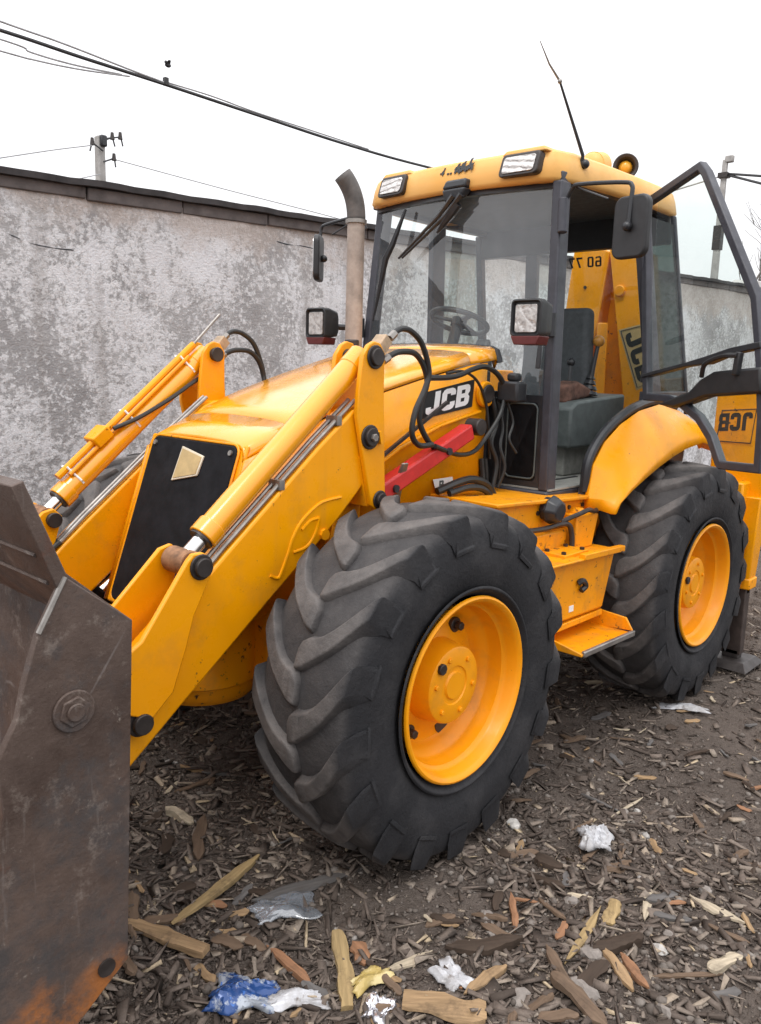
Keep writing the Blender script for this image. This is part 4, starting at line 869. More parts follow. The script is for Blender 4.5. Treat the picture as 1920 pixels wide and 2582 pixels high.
for s in (1, -1):
    g = G(); g.box((-3.08,.82*s if s > 0 else -1.20,1.12), (-2.92,1.20 if s > 0 else -.82,1.86)); stb = g.build('stabiliser_housing', YEL, LD, bevel=.01)
    if s > 0:
        SF = lambda u, v, h: (-2.92+h, 1.04-u, 1.60-v) if False else (-2.92+h, 1.095-u*.97, 1.625-v-.05*u)
        SB = lambda u, v, h: (-2.92+h, .845+u, 1.455+v+.10*u)
        dp = G().plate([(-.005,-.01),(.215,-.035),(.235,.20),(.015,.20)], SB, .0005, .002).build('decal_plate', YWORN, stb)
        G().tube([SB(u, v, .003) for u, v in ((.0,0),(.21,-.02),(.225,.19),(.02,.19),(.0,.0))], .004, 5, False).build('decal_rim', DECAL, dp)
        letters('JCB', lambda u, v, h: SB(.207-u*.80, .172-v*1.0, h), .0022, .0036, .112, DECAL, dp, gap=.08)
    yc = 1.065*s
    g = G(); g.hexa([(-3.02,yc-.075,.60),(-2.90,yc-.075,.60),(-2.90,yc+.075,.60),(-3.02,yc+.075,.60)], [(-3.04,yc-.10,1.13),(-2.88,yc-.10,1.13),(-2.88,yc+.10,1.13),(-3.04,yc+.10,1.13)])
    leg = g.build('stabiliser_leg', YEL, LD, bevel=.008)
    g = G(); g.box((-3.025,yc-.085,.54), (-2.895,yc+.085,.61)); g.box((-2.99,yc+.03*s-.03,.50), (-2.93,yc+.03*s+.03,.55)); g.build('leg_collar', YWORN, leg, bevel=.008)
    g = G(); g.box((-3.0,yc-.06,.10), (-2.92,yc+.06,.55)); g.build('inner_leg', plain('rusty dark leg steel', (.05,.035,.03), .6, .2, .4), leg, bevel=.006)
    g = G(); g.hexa([(-3.14,yc-.15,.03),(-2.80,yc-.15,.03),(-2.80,yc+.15,.03),(-3.14,yc+.15,.03)], [(-3.08,yc-.11,.075),(-2.86,yc-.11,.075),(-2.86,yc+.11,.075),(-3.08,yc+.11,.075)]); g.box((-3.0,yc-.05,.075), (-2.92,yc+.05,.13)); g.build('foot_pad', PINM, leg, bevel=.004)
g = G(); g.box((-3.05,-.25,.6), (-2.95,.45,1.5)); g.cyl((-2.98,.14,1.0), (-2.98,.14,1.6), .09, n=20); g.build('kingpost', YWORN, rfm, bevel=.01)

# ------------------------------------------------------------------ loose ground cover: chips, crumbs and gravel
def woodmat(name, cols, rough=.85):
    m = M(name); t = m.attr('tone'); r = m.n('ShaderNodeValToRGB'); m.l(t, r.inputs[0])
    e = r.color_ramp.elements
    while len(e) < len(cols): e.new(.5)
    for i, (p, c_) in enumerate(cols): e[i].position = p; e[i].color = (*c_, 1)
    c = m.mix(m.ramp(m.noise(90, 4, .7), .3, .7, 0, .45), r.outputs[0], (.035, .026, .02))
    return m.set(c, rough, 0, m.noise(160, 3), .3, .003, spec=.25)
MULCH = woodmat('mixed wood mulch', [(0, (.060, .046, .038)), (.28, (.125, .098, .082)), (.55, (.20, .160, .134)), (.78, (.30, .25, .205)), (.93, (.42, .335, .25)), (1, (.54, .43, .29))])
GRAV = woodmat('gravel', [(0, (.085, .07, .06)), (.5, (.18, .155, .136)), (.85, (.28, .25, .225)), (1, (.44, .42, .40))])
CAMX, CAMY = 2.2948, 2.7829
def scatter(n, r0, r1, p=1.0, spread=46, rng=np.random):
    u = rng.rand(n); r = (r0**(1-p)+u*(r1**(1-p)-r0**(1-p)))**(1/(1-p)) if p != 1 else r0*(r1/r0)**u
    a = R(-137.2)+R(spread)*(rng.rand(n)*2-1)
    x, y = CAMX+r*np.cos(a), CAMY+r*np.sin(a); k = (y > -2.6) & (rng.rand(n) > .72*np.exp(-(((x+2.4)/1.4)**2+((y-1.75)/.45)**2)))
    return x[k], y[k], r[k]
BOXF = np.array([(0,3,2,1),(4,5,6,7),(0,1,5,4),(1,2,6,5),(2,3,7,6),(3,0,4,7)])
def chips(name, n, r0, r1, lmin, lmax, mat, tmul=1, p=1.0, tilt=.28, lift=.0, wr=(.10, .42), wcap=.022, thr=(.2, .6)):
    rng = np.random.RandomState(len(name)*7+n)
    x, y, r = scatter(n, r0, r1, p, rng=rng); n = len(x)
    kp = rng.rand(n) < np.clip(.62+.38*np.sin(x*2.7+1.3*np.sin(y*2.1))*np.sin(y*3.3+1.1*np.sin(x*1.7))+.12*np.sin(x*9+y*7), .18, 1); x, y, r = x[kp], y[kp], r[kp]; n = len(x)
    L = lmin*(lmax/lmin)**(rng.rand(n)**1.9); W_ = L*rng.uniform(*wr, n); W_ = np.minimum(W_, wcap*rng.uniform(.6, 1, n)); T = W_*rng.uniform(*thr, n)
    base = np.array([(-1,-1,-1),(1,-1,-1),(1,1,-1),(-1,1,-1),(-1,-1,1),(1,-1,1),(1,1,1),(-1,1,1)], float)/2
    v = base[None]*np.stack([L, W_, T], -1)[:, None, :]
    e = rng.uniform(.25, 1.0, (n, 2)); v[:, [0, 3, 4, 7], 1] *= e[:, :1]; v[:, [1, 2, 5, 6], 1] *= e[:, 1:]
    v += rng.normal(0, .17, v.shape)*np.stack([L*.35, W_, T], -1)[:, None, :]
    v[:, :, 2] += (v[:, :, 0]**2)*rng.normal(0, 1.2, n)[:, None]
    ya, pi_, ro = rng.uniform(0, 6.28, n), rng.normal(0, tilt, n), rng.normal(0, .35, n)
    cy_, sy__ = np.cos(ya), np.sin(ya); cp, sp = np.cos(pi_), np.sin(pi_); cr, sr = np.cos(ro), np.sin(ro)
    X0, Y0, Z0 = v[..., 0], v[..., 1], v[..., 2]
    Y1, Z1 = Y0*cr[:, None]-Z0*sr[:, None], Y0*sr[:, None]+Z0*cr[:, None]
    X2, Z2 = X0*cp[:, None]+Z1*sp[:, None], -X0*sp[:, None]+Z1*cp[:, None]
    X3, Y3 = X2*cy_[:, None]-Y1*sy__[:, None], X2*sy__[:, None]+Y1*cy_[:, None]
    zz_ = gh(x, y)+T*.15+np.abs(np.sin(pi_))*L*.18+lift*rng.rand(n)**2
    V = np.stack([X3+x[:, None], Y3+y[:, None], Z2+zz_[:, None]], -1).reshape(-1, 3)
    F = (BOXF[None]+8*np.arange(n)[:, None, None]).reshape(-1, 4)
    tone = np.clip(rng.beta(1.5, 2.9, n)*1.12*tmul, 0, 1)
    return tag(raw_mesh(name, V, F, mat, np.repeat(tone, 8)), kind='stuff')
chips('fine_wood_crumbs', 90000, 1.5, 13, .005, .022, MULCH, 1.0, 1.15, .5, .004, (.25, .95), .02, (.3, .8))
chips('wood_chip_litter', 44000, 1.5, 14, .014, .095, MULCH, 1.05, 1.1, .24, .008, (.14, .55), .028)
chips('flat_bark_flakes', 14000, 1.5, 12, .022, .085, MULCH, 1.15, 1.1, .16, .010, (.3, .75), .042, (.08, .2))
chips('long_wood_shreds', 6000, 1.5, 12, .05, .15, MULCH, 1.15, 1.0, .14, .010)
ICO = bmesh.new(); bmesh.ops.create_icosphere(ICO, subdivisions=1, radius=1); IV = np.array([v.co[:] for v in ICO.verts]); IF = np.array([[v.index for v in f.verts] for f in ICO.faces]); ICO.free()
def gravel(name, n, r0, r1, a, b, mat):
    rng = np.random.RandomState(n); x, y, r = scatter(n, r0, r1, 1.1, rng=rng)
    k = rng.rand(len(x)) < np.clip(.30+.7*np.sin(x*2.1+y*1.3+1)*.5+.35*(y-.6), .12, 1); x, y = x[k], y[k]; n = len(x)
    S = a*(b/a)**(rng.rand(n)**2.2); sc3 = S[:, None]*rng.uniform(.55, 1.2, (n, 3))*np.array([1, 1, .7])
    v = IV[None]*(1+rng.normal(0, .13, (n, len(IV), 1)))*sc3[:, None, :]
    ya = rng.uniform(0, 6.28, n); c_, s_ = np.cos(ya)[:, None], np.sin(ya)[:, None]
    V = np.stack([v[..., 0]*c_-v[..., 1]*s_+x[:, None], v[..., 0]*s_+v[..., 1]*c_+y[:, None], v[..., 2]+(gh(x, y)+sc3[:, 2]*.45)[:, None]], -1).reshape(-1, 3)
    F = (IF[None]+len(IV)*np.arange(n)[:, None, None]).reshape(-1, 3)
    return tag(raw_mesh(name, V, F, mat, np.repeat(np.clip(rng.beta(2, 2.4, n), 0, 1), len(IV))), kind='stuff')
gravel('gravel_pebbles', 30000, 1.5, 12, .004, .020, GRAV)

# ------------------------------------------------------------------ pieces one can pick out
def wood(name, c):
    m = M(name); d = tuple(x*.62 for x in c)
    f = m.noise(16, 6, .6, stretch=(.35, 6, 6)); col = m.mix(m.ramp(f, .35, .68), d, c)
    col = m.mix(m.ramp(m.noise(10, 6, .7, off=3), .55, .72, 0, .6), col, (.06, .042, .03))
    return m.set(col, .8, 0, f, .5, .004, spec=.25)
TANW = wood('split tan wood', (.37, .245, .135)); YELW = wood('yellowish fresh wood', (.40, .285, .14)); BRW = wood('brown weathered wood', (.17, .115, .078)); PALEW = wood('pale bleached wood', (.50, .42, .31))
ORW = wood('reddish bark wood', (.32, .165, .09)); DKW = wood('dark wet wood', (.065, .045, .033)); GREYW = wood('grey weathered wood', (.145, .135, .13))
def splinter(x, y, L, w, t, ang, mat, name, label, cat='wood chip', group=None, rag=.5, bend=0, tilt=0, roll=0, dz=0, seed=0):
    rng = random.Random(seed or int(abs(x*1000)+abs(y*777))); n = 13; rings = []
    k1, k2 = rng.uniform(2, 5), rng.uniform(2, 5); f1, f2 = rng.uniform(0, 6), rng.uniform(0, 6); e1, e2 = rng.uniform(.05, .5), rng.uniform(.05, .5)
    for i in range(n):
        u = i/(n-1); el, er = min(1, e1*(1.2-rag)+u*4/(.3+rag)), min(1, e2*(1.2-rag)+(1-u)*4/(.3+rag)); e = min(el, er)
        if rag < .3: e = max(e, .78)
        px_ = (u-.5)*L; wv = 1+.16*math.sin(k1*u*3+f1)+rng.uniform(-.04, .04)
        wl, wr = w/2*e*wv, w/2*e*(1+.16*math.sin(k2*u*3+f2)+rng.uniform(-.04, .04)); th = t/2*(.8+.3*math.sin(u*5+f1))*(.45+.55*e); zc = (bend or w*.12*math.sin(f2))*math.sin(u*math.pi)
        o = w*.22*math.sin(u*3.1+f2)+rng.uniform(-.04, .04)*w
        sk = rng.uniform(-.012, .012)*min(L, .12)
        rings.append([(px_+sk, -wl+o, zc-th), (px_-sk, wr*.96+o, zc-th), (px_-sk*1.3, wr+o, zc+th*rng.uniform(.2, .6)), (px_, wr*.35+o, zc+th*rng.uniform(.8, 1.1)), (px_+sk*.6, -wl*.3+o, zc+th*rng.uniform(.75, 1.15)), (px_+sk, -wl*.9+o, zc+th*rng.uniform(.4, .8))])
    g = G(); g.loft(rings)
    o = g.build(name, mat, None, smooth=22, origin=(0, 0, 0)); o.location = (x, y, float(gh(x, y))+t*.5+.004+abs(math.sin(tilt))*L*.4+dz); o.rotation_euler = (roll, tilt, R(ang))
    return tag(o, label, cat, group)
SPL = [
 (1.044,.736,.33,.052,.026,112,TANW,'wood_plank','short tan split plank lying beside the bucket bottom edge',.15),
 (.766,.646,.48,.040,.018,-163,YELW,'wood_splinter','long yellowish splinter slanting away from the short plank by the bucket',.5),
 (.640,.36,.30,.045,.022,50,BRW,'wood_slab','brown flat slab under the loader arm pointing at the camera',.35),
 (.615,.165,.17,.042,.030,95,PALEW,'wood_block','pale broken block in the shade beside the brown slab',.5),
 (.722,1.22,.33,.050,.022,50,YELW,'wood_stick','broad honey coloured stick standing out right of the blue wrapper',.25),
 (.635,1.210,.11,.055,.016,72,ORW,'bark_piece','rounded reddish bark piece touching the honey coloured stick',.8),
 (.507,.852,.45,.050,.016,156,GREYW,'board_strip','long grey board strip lying in front of the front tyre',.7),
 (.823,1.095,.24,.030,.020,89,ORW,'wood_splinter','rusty red splinter between the blue wrapper and honey coloured stick',.7),
 (.115,1.444,.20,.024,.016,37,ORW,'wood_splinter','orange splinter standing upright in the picture with a sliver across its top',.8),
 (.030,1.442,.11,.014,.010,125,ORW,'wood_sliver','thin orange sliver crossing the top of the orange splinter',.9),
 (.072,1.690,.35,.028,.014,-172,YELW,'wood_splinter','long pale gold pointed splinter leaning against the small yellow block',.9),
 (-.100,1.698,.13,.045,.020,23,YELW,'wood_block','small yellow square ended block at the tip of the pale gold splinter',.2),
 (-.234,1.773,.21,.030,.012,16,PALEW,'wood_splinter','pale ragged splinter right of the small yellow block',1.0),
 (.050,1.800,.19,.050,.040,147,DKW,'wood_log','stubby dark wet log right of the grey stones',.4),
 (.335,1.481,.26,.055,.035,142,DKW,'bark_piece','dark wet bark strip below the orange splinter',.5),
 (.157,1.849,.19,.034,.020,58,TANW,'wood_splinter','left one of two tan splinters lying side by side',.6),
 (.122,1.890,.16,.030,.018,60,ORW,'wood_splinter','right one of two tan splinters lying side by side',.7),
 (-.120,2.076,.15,.040,.018,156,PALEW,'wood_block','pale chopped block near the right picture edge',.3),
 (-.384,1.580,.14,.055,.010,158,BRW,'bark_piece','flat curved brown bark flake beside the white bag',.9),
 (-.366,1.956,.19,.042,.016,83,PALEW,'wood_splinter','bleached frayed splinter at the right picture edge',1.0),
 (-.800,1.296,.20,.014,.010,91,GREYW,'twig','straight grey twig lying up ground from the white bag',.8),
 (-.857,1.389,.26,.013,.009,177,PALEW,'twig','thin pale twig slanting right of the straight grey twig',.8),
 (-.446,1.391,.20,.012,.009,-152,BRW,'twig','thin upright twig just above the white bag',.8),
 (.566,1.348,.20,.030,.014,160,PALEW,'wood_splinter','pale pointed splinter right of the honey coloured stick',1.0),
 (.471,1.584,.19,.036,.018,180,TANW,'wood_splinter','tan splinter lying across the crumpled white paper',.7),
 (.284,1.715,.20,.036,.026,54,BRW,'wood_stick','brown frayed stick below the pale gold splinter',.6),
 (.358,1.832,.22,.050,.028,80,BRW,'wood_stick','thick brown stick at the bottom picture edge',.4),
 (-.563,1.334,.15,.014,.010,171,BRW,'twig','short brown twig left of the white bag',.8),
 (.010,2.009,.22,.018,.012,134,BRW,'twig','straight brown twig below the pale chopped block',.7),
 (.640,1.560,.24,.085,.016,128,TANW,'board_offcut','broad tan board offcut with a jagged end at the bottom edge',.12)]
for q in SPL: splinter(*q[:9], rag=q[9], tilt=random.uniform(-.05, .05))
# many lesser chips, each its own object but sharing a few meshes
base = []
for k, (mt, L, w) in enumerate(((BRW,.075,.020),(TANW,.070,.017),(DKW,.09,.026),(PALEW,.06,.014),(BRW,.11,.018),(GREYW,.08,.02),(ORW,.07,.018),(DKW,.065,.03))):
    o = splinter(0, 0, L, w, w*.45, 0, mt, 'wood_chip', None, 'wood chip', seed=50+k); base.append(o)
KIND = ['brown splinter', 'narrow tan splinter', 'dark wet chip', 'pale thin sliver', 'long brown splinter', 'grey weathered chip', 'reddish bark chip', 'dark stubby chip']
LMK = [(1.04,.74,'the short plank by the bucket'),(.77,.65,'the long yellowish splinter'),(.64,.36,'the brown flat slab'),(.62,.17,'the pale broken block'),(.72,1.22,'the honey coloured stick'),(.51,.85,'the grey board strip'),(.82,1.1,'the rusty red splinter'),
 (.115,1.44,'the orange splinter'),(.07,1.69,'the pale gold splinter'),(-.1,1.7,'the small yellow block'),(-.23,1.77,'the pale ragged splinter'),(.05,1.8,'the stubby dark log'),(.33,1.48,'the dark bark strip'),(.15,1.86,'the two tan splinters'),(-.12,2.08,'the pale chopped block'),(-.38,1.58,'the curved bark flake'),
 (-.37,1.96,'the bleached frayed splinter'),(-.8,1.3,'the straight grey twig'),(-.86,1.39,'the thin pale twig'),(-.45,1.39,'the white bag'),(.28,1.72,'the frayed brown stick'),(.36,1.83,'the thick brown stick'),(.64,1.56,'the tan board offcut'),(1.0,1.09,'the blue wrapper'),(.7,1.32,'the torn yellow packet'),(.78,1.42,'the silver foil'),
 (.53,1.5,'the crumpled white paper'),(-2.02,1.13,'the rear tyre base'),(-1.6,1.3,'the ground near the rear tyre'),(.65,.87,'the clear film scrap'),(0,1.2,'the front tyre base'),(-1.2,1.2,'the gap between the tyres'),(.1,.2,'the shade under the axle')]
rng = random.Random(11); used = set(); done = 0
while done < 285:
    r = 1.75+3.2*rng.random()**1.3; a = R(-137.2+rng.uniform(-31, 31)); x, y = CAMX+r*math.cos(a), CAMY+r*math.sin(a)
    if (x > 1.2 and y < 1.3) or (abs(x) < .55 and .6 < y < 1.2) or any(math.hypot(x-q[0], y-q[1]) < .07 for q in SPL): continue
    k = rng.choices(range(8), (5, 4, 3, 3, 5, 3, 1.5, 2.5))[0]
    o = base[k] if k not in used else base[k].copy()
    if k in used: COL.objects.link(o)
    used.add(k); s = rng.uniform(.8, 1.9); o.scale = (s, s*rng.uniform(.7, 1.2), s)
    o.location = (x, y, float(gh(x, y))+.012); o.rotation_euler = (rng.gauss(0, .25), rng.gauss(0, .12), rng.uniform(0, 6.28))
    near = min(LMK, key=lambda q: math.hypot(q[0]-x, q[1]-y)); dx_, dy_ = near[0]-x, near[1]-y
    side = (dx_*r2.x+dy_*r2.y); dep = dx_*fw.x+dy_*fw.y
    where = ('left of' if side > 0 else 'right of') if abs(side) > abs(dep) else ('in front of' if dep > 0 else 'beyond')
    sz = 'small' if s < 1.1 else 'medium' if s < 1.5 else 'large'
    tag(o, f'{sz} {KIND[k]} lying {where} {near[2]}', 'wood chip', 'loose wood chips scattered over the ground'); done += 1
# stones
STONE = plain('grey field stone', (.225, .198, .178), .85, 0, .3, 30, .5); STONEW = plain('whitish limestone', (.42, .40, .375), .8, 0, .3, 30, .4)
def stone(x, y, r, mat, label, sq=(1, .8, .65), seed=1):
    rg = random.Random(seed); r *= .85; sq = (1, rg.uniform(.6, .9), rg.uniform(.5, .7)); bm = bmesh.new(); bmesh.ops.create_icosphere(bm, subdivisions=2, radius=1)
    for v in bm.verts:
        n = math.sin(v.co.x*3+seed)*.17+math.sin(v.co.y*4.1+seed*2)*.15+math.sin(v.co.z*3.7+seed*3)*.12+rg.uniform(-.09, .09)
        v.co = Vector((v.co.x*sq[0], v.co.y*sq[1], v.co.z*sq[2]))*r*(1+n)
    me = bpy.data.meshes.new('stone'); bm.to_mesh(me); bm.free(); me.materials.append(mat)
    for p in me.polygons: p.use_smooth = True
    me.set_sharp_from_angle(angle=R(20))
    o = bpy.data.objects.new('stone', me); COL.objects.link(o); o.location = (x, y, float(gh(x, y))+r*sq[2]*.18); r_ = rg.uniform(0, 6); o.rotation_euler = (0, 0, r_); tag(o, label, 'stone')
for i, (x, y, r, mt, lb) in enumerate(((-.371,1.122,.036,STONEW,'whitish stone right of the front tyre base'),(-.39,1.016,.028,STONE,'small grey stone against the front tyre base'),
  (.240,1.440,.045,STONE,'squarish grey stone left of the orange splinter'),(.181,1.384,.036,STONE,'grey stone above the squarish one left of the orange splinter'),
  (.135,1.756,.044,STONE,'smooth grey stone in the hollow right of the pale gold splinter'),(-.048,1.894,.036,STONEW,'pale stone right of the stubby dark log'),
  (-.132,1.888,.026,STONE,'small stone up ground from the pale stone by the log'),(-.094,1.55,.034,STONE,'light grey stone up ground from the small yellow block'),
  (-.155,1.575,.022,STONE,'pebble next to the light grey stone above the yellow block'),(.300,1.812,.050,STONE,'big grey stone near the thick brown stick'),
  (-.464,1.879,.030,STONE,'grey stone up ground from the bleached frayed splinter'),(-.816,1.392,.026,STONE,'left pebble of a pair beyond the white bag'),
  (-.86,1.434,.024,STONEW,'right whitish pebble of a pair beyond the white bag'),(.46,1.70,.040,STONE,'grey angular stone right of the white paper'),(.20,2.02,.030,STONE,'grey stone at the bottom right'))):
    stone(x, y, r, mt, lb, seed=i+2)
# litter
def crumple(name, x, y, sx1, sy1, h, mat, label, cat, ang=0, seed=1, n=21, fold=1.0, k=1.0):
    rg = np.random.RandomState(seed); U, Vv = np.meshgrid(np.linspace(-1, 1, n), np.linspace(-1, 1, n), indexing='ij')
    z = np.zeros_like(U)
    for _ in range(5):
        a = rg.uniform(0, 6.28); f = rg.uniform(.5, 1.5)*k; z += np.abs(((U*np.cos(a)+Vv*np.sin(a))*f+rg.uniform(0, 2)) % 2-1)*rg.uniform(.4, 1)
    z = (z-z.min())/(z.max()-z.min()); th = np.arctan2(Vv, U); rad = np.maximum(np.abs(U), np.abs(Vv))
    out = 1+.16*np.sin(3*th+rg.uniform(0, 6))+.12*np.sin(5*th+rg.uniform(0, 6))+.07*np.sin(11*th+rg.uniform(0, 6))
    z = z*(1-rad**4*.7)*h+rg.normal(0, .03*h, U.shape)
    Xx = U*sx1/2*(1+(out-1)*rad)+rg.normal(0, .012, U.shape)*sx1*fold; Yy = Vv*sy1/2*(1+(out-1)*rad)+rg.normal(0, .012, U.shape)*sy1*fold
    I = np.arange(n*n).reshape(n, n); g = G(); g.add(np.stack([Xx, Yy, z], -1).reshape(-1, 3).tolist(), np.stack([I[:-1, :-1], I[1:, :-1], I[1:, 1:], I[:-1, 1:]], -1).reshape(-1, 4).tolist())
    o = g.build(name, mat, None, smooth=25, origin=(0, 0, 0), solid=.0012); o.location = (x, y, float(gh(x, y))+.014); o.rotation_euler = (0, 0, R(ang)); tag(o, label, cat); return o
m = M('blue and white printed film'); c = m.mix(m.ramp(m.noise(11, 5, .7), .50, .56), (.022, .062, .20), (.34, .37, .42)); c = m.mix(m.ramp(m.noise(30, 4, off=3), .60, .66), c, (.05, .16, .5)); BLUEF = m.set(c, .22, .15)
m = M('white film'); c = m.mix(m.ramp(m.noise(14, 6, .7), .4, .62), (.50, .505, .53), (.30, .29, .29)); WFILM = m.set(m.mix(m.ramp(m.noise(25, 6, .7, off=3), .6, .7), c, (.16, .13, .11)), .3)
m = M('yellow packet film'); YFILM = m.set(m.mix(m.ramp(m.noise(15, 4), .45, .6), (.42, .31, .10), (.55, .45, .22)), .4)
m = M('silver foil'); FOIL = m.set((.62, .62, .66), .22, .85)
crumple('wrapper', 1.0, 1.09, .19, .14, .055, BLUEF, 'crumpled shiny blue and white plastic wrapper at the bottom edge', 'wrapper', 130, 3, fold=.8)
crumple('wrapper_scrap', .905, 1.215, .17, .07, .030, WFILM, 'white torn plastic strip right of the blue wrapper', 'plastic scrap', 140, 4)
crumple('packet', .700, 1.325, .13, .065, .030, YFILM, 'torn yellow packet beside the silver foil', 'packet', 172, 5)
crumple('foil', .775, 1.425, .10, .075, .040, FOIL, 'crumpled silver foil in front of the yellow packet', 'foil', 20, 6)
crumple('paper', .530, 1.500, .12, .085, .030, WFILM, 'crumpled white paper under the tan splinter', 'paper', 80, 8)
crumple('plastic_bag', -.467, 1.438, .15, .12, .085, WFILM, 'crumpled small white plastic bag on the mulch right of the front tyre', 'plastic bag', 30, 9, fold=1.3)
crumple('plastic_scrap', -2.02, 1.135, .26, .09, .030, WFILM, 'white plastic strip beside the rear tyre base', 'plastic scrap', 120, 10, fold=1.3)
crumple('plastic_film', .652, .874, .21, .13, .028, CLEARP, 'clear plastic film scrap below the long grey board strip', 'plastic scrap', 150, 12, fold=.4)
crumple('plastic_scrap', -2.62, 1.55, .10, .06, .03, WFILM, 'tiny white scrap at the right picture edge beyond the rear tyre', 'plastic scrap', 20, 14)

# ------------------------------------------------------------------ poles, cables, tree, birds
def pole(name, x, y, h, r0, r1, label):
    t = empty(name, (x, y, 0)); tag(t, label, 'utility pole')
    p = G().loft([[(x-r, y-r, z), (x+r, y-r, z), (x+r, y+r, z), (x-r, y+r, z)] for z, r in ((-.2, r0), (h, r1))]).build('pole_shaft', CONC, t, bevel=.02)
    return t
PX, PY = -4.10, -9.0
p1 = pole('utility_pole', PX, PY, 5.10, .066, .060, 'grey concrete utility pole with insulators rising behind the wall at left')
g = G(); g.bar((PX-.07,PY+.02,5.03),(PX+.03,PY+.02,5.03),.18,.16); g.build('pole_cap', BLACK, p1, bevel=.02)
for k, (dx, dz, ex_) in enumerate(((.17,4.93,.10),(-.15,5.07,-.10),(-.28,5.10,-.10),(-.17,4.78,-.06))):
    g = G(); g.tube(smooth_path([(PX,PY+.1,dz-.05),(PX+dx*.6,PY+.1,dz),(PX+dx,PY+.1,dz+.02),(PX+dx+ex_*.4,PY+.1,dz-.09)]), .012, 6); i_ = g.build('insulator_hook', BLACK, p1)
    G().cyl((PX+dx,PY+.1,dz), (PX+dx,PY+.1,dz+.10), .035, .022, n=10).build('insulator', PINM, i_)
def wire(name, pts, r, mat, label, cat='wire', k=8):
    o = G().tube(smooth_path(pts, k), r, 6).build(name, mat); tag(o, label, cat); return o
wire('pole_wire', [(PX+.16,PY+.1,4.93),(PX+1.2,PY+.6,4.55),(PX+2.6,PY+1.2,4.0),(PX+4.0,PY+2,3.3)], .008, WIREG, 'thin wire running down left from the pole behind the wall')
wire('pole_wire', [(PX+.05,PY+.1,4.55),(PX+.7,PY+.4,4.30),(PX+1.7,PY+.9,3.9),(PX+3,PY+1.5,3.3)], .007, WIREG, 'lower faint wire running down left from the pole behind the wall')
wire('pole_wire', [(PX-.17,PY+.1,4.80),(PX-1.5,PY+1.0,4.50),(PX-3.2,PY+2.2,4.12),(PX-5.2,PY+3.4,3.62)], .008, WIREG, 'faint wire running right from the pole down behind the wall')
CY = -3.55
wire('overhead_cable', [(3.0,CY,4.16),(1.2,CY,4.13),(-.335,CY,4.145),(-1.0,CY,4.135),(-1.70,CY,4.13),(-2.70,CY,4.115),(-3.8,CY,4.10),(-5.0,CY,4.12),(-7,CY,4.22),(-10,CY,4.5)], .0145, CABLE, 'thick dark overhead cable sagging across the sky to the cab roof', 'cable')
wire('overhead_wire', [(2.0,CY+.1,4.25),(-.30,CY+.02,4.20),(-.85,CY+.02,4.185),(-1.4,CY+.01,4.155),(-1.75,CY,4.142)], .008, WIREG, 'pale thin wire just above the thick cable, joining it at the clamp')
wire('overhead_wire', [(2.0,CY+.05,4.03),(-.30,CY,4.085),(-.62,CY,4.06),(-.95,CY,4.065),(-1.35,CY,4.10)], .007, WIREG, 'upper of two pale slack wires hanging under the thick cable')
wire('overhead_wire', [(2.0,CY+.05,3.95),(-.30,CY,4.005),(-.65,CY,4.015),(-1.0,CY,4.045),(-1.42,CY,4.105)], .007, WIREG, 'lower of two pale slack wires hanging under the thick cable')
wire('overhead_wire', [(-1.75,CY,4.15),(-2.2,CY+.01,4.150),(-2.7,CY,4.135),(-3.4,CY+.01,4.125),(-4.2,CY,4.12)], .007, WIREG, 'pale thin wire lashed along the cable right of the clamp')
tag(G().box((-1.775,CY-.02,4.12),(-1.735,CY+.02,4.185)).build('cable_clamp', CABLE, bevel=.006), 'small clamp joining wires on the thick overhead cable', 'clamp')
bd = empty('bird', (-3.45, -6.15, 5.29)); tag(bd, 'small dark bird flying above the overhead cable', 'bird')
g = G(); g.ball((-3.45,-6.15,5.29), .032, sq=(1.3,.8,.8)); g.ball((-3.41,-6.13,5.31), .018); g.build('body', CABLE, bd)
for s in (1, -1):
    g = G(); g.hexa([(-3.48,-6.15,5.295),(-3.42,-6.15,5.295),(-3.43,-6.15+.05*s,5.33),(-3.46,-6.15+.05*s,5.33)], [(-3.48,-6.15,5.31),(-3.42,-6.15,5.31),(-3.43,-6.15+.05*s,5.334),(-3.46,-6.15+.05*s,5.334)]); g.build('wing', CABLE, bd)
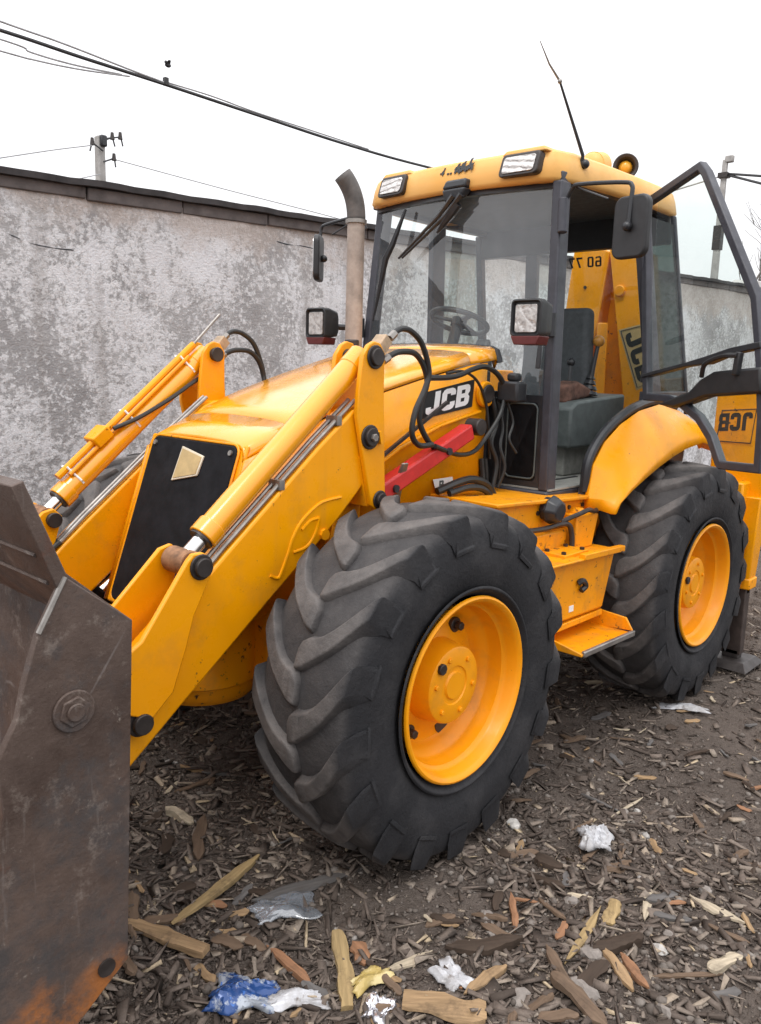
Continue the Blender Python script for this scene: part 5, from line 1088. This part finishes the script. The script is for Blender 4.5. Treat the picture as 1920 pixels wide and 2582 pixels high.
# right hand pole on a rusty footing, with its cables
QX, QY = -16.0, -4.42
p2 = pole('utility_pole', QX, QY, 6.45, .10, .050, 'grey utility pole with two cables behind the wall at right')
G().box((QX-.10,QY-.10,6.08),(QX+.10,QY+.10,6.18)).build('pole_band', PINM, p2); G().box((QX-.06,QY+.0,6.38),(QX+.06,QY+.17,6.52)).build('pole_cap', CONC, p2, bevel=.02)
G().box((QX-.088,QY-.085,4.6),(QX+.088,QY+.085,5.1)).build('rusty_sleeve', PINM, p2)
wire('pole_cable', [(QX,QY+.1,6.15),(QX+.6,QY+1.6,5.78),(QX+1,QY+3.2,5.55),(QX+1.5,QY+6,5.4)], .026, CABLE, 'upper dark cable running right from the far right pole', 'cable')
wire('pole_cable', [(QX,QY+.1,6.12),(QX+.6,QY+1.6,5.55),(QX+1,QY+3.2,5.20),(QX+1.5,QY+6,4.9)], .026, CABLE, 'lower dark cable running right from the far right pole', 'cable')
wire('pole_wire', [(QX,QY-.1,6.12),(QX,QY-1.4,5.9),(QX,QY-3,5.62),(QX,QY-6,5.2)], .018, WIREG, 'pale wire running left from the far right pole to the cab')
tag(G().cyl((-11.2,wy(-11.2)-.1,3.38),(-11.2,wy(-11.2)-.1,3.82),.045,n=10).build('vent_pipe', CONC), 'short vent pipe standing on the wall top behind the cab door', 'pipe')
tag(G().hexa([(-12.2,-2.75,3.40),(-13.6,-2.75,3.40),(-13.6,-2.25,3.40),(-12.2,-2.25,3.40)],[(-12.5,-2.7,3.55),(-13.2,-2.7,3.60),(-13.3,-2.35,3.57),(-12.4,-2.35,3.52)]).build('roofing_heap', CONC, bevel=.03), 'low grey heap of roofing lying on the wall top beside the pole', 'rubble')
# bare trees beyond the wall
def bare_tree(x, y, h, seed, label, lean=0):
    rg = random.Random(seed); t = empty('bare_tree', (x, y, 0)); tag(t, label, 'tree', 'bare trees beyond the wall'); tr = G(); cr = G()
    def grow(p, d, L, r, lv):
        pts = [p]; q = p.copy()
        for k in range(3):
            d = (d+Vector((rg.gauss(0, .12), rg.gauss(0, .12), rg.gauss(0.05, .08)))).normalized(); q = q+d*L/3; pts.append(q.copy())
        (tr if lv == 0 else cr).tube(pts, [r, r*.9, r*.75, r*.6], 6 if lv < 2 else 3, False)
        if lv < 4:
            for k in range(rg.choice((3, 4)) if lv < 3 else 4):
                nd = (d+Vector((rg.gauss(0, .48), rg.gauss(0, .48), rg.gauss(.25, .3)))).normalized(); s = pts[rg.choice((1, 2, 3, 3))]
                grow(s, nd, L*rg.uniform(.55, .8), r*.52, lv+1)
    grow(Vector((x, y, -.1)), Vector((lean, 0, 1)), h*.42, h*.018, 0)
    tr.build('trunk', BARK, t, weld=False); cr.build('crown', BARK, t, weld=False)
bare_tree(-19.5, -4.95, 7.0, 5, 'bare leafless tree beyond the wall at the right picture edge')
bare_tree(-23, -5.0, 7.0, 8, 'farther bare leafless tree behind the door frame')
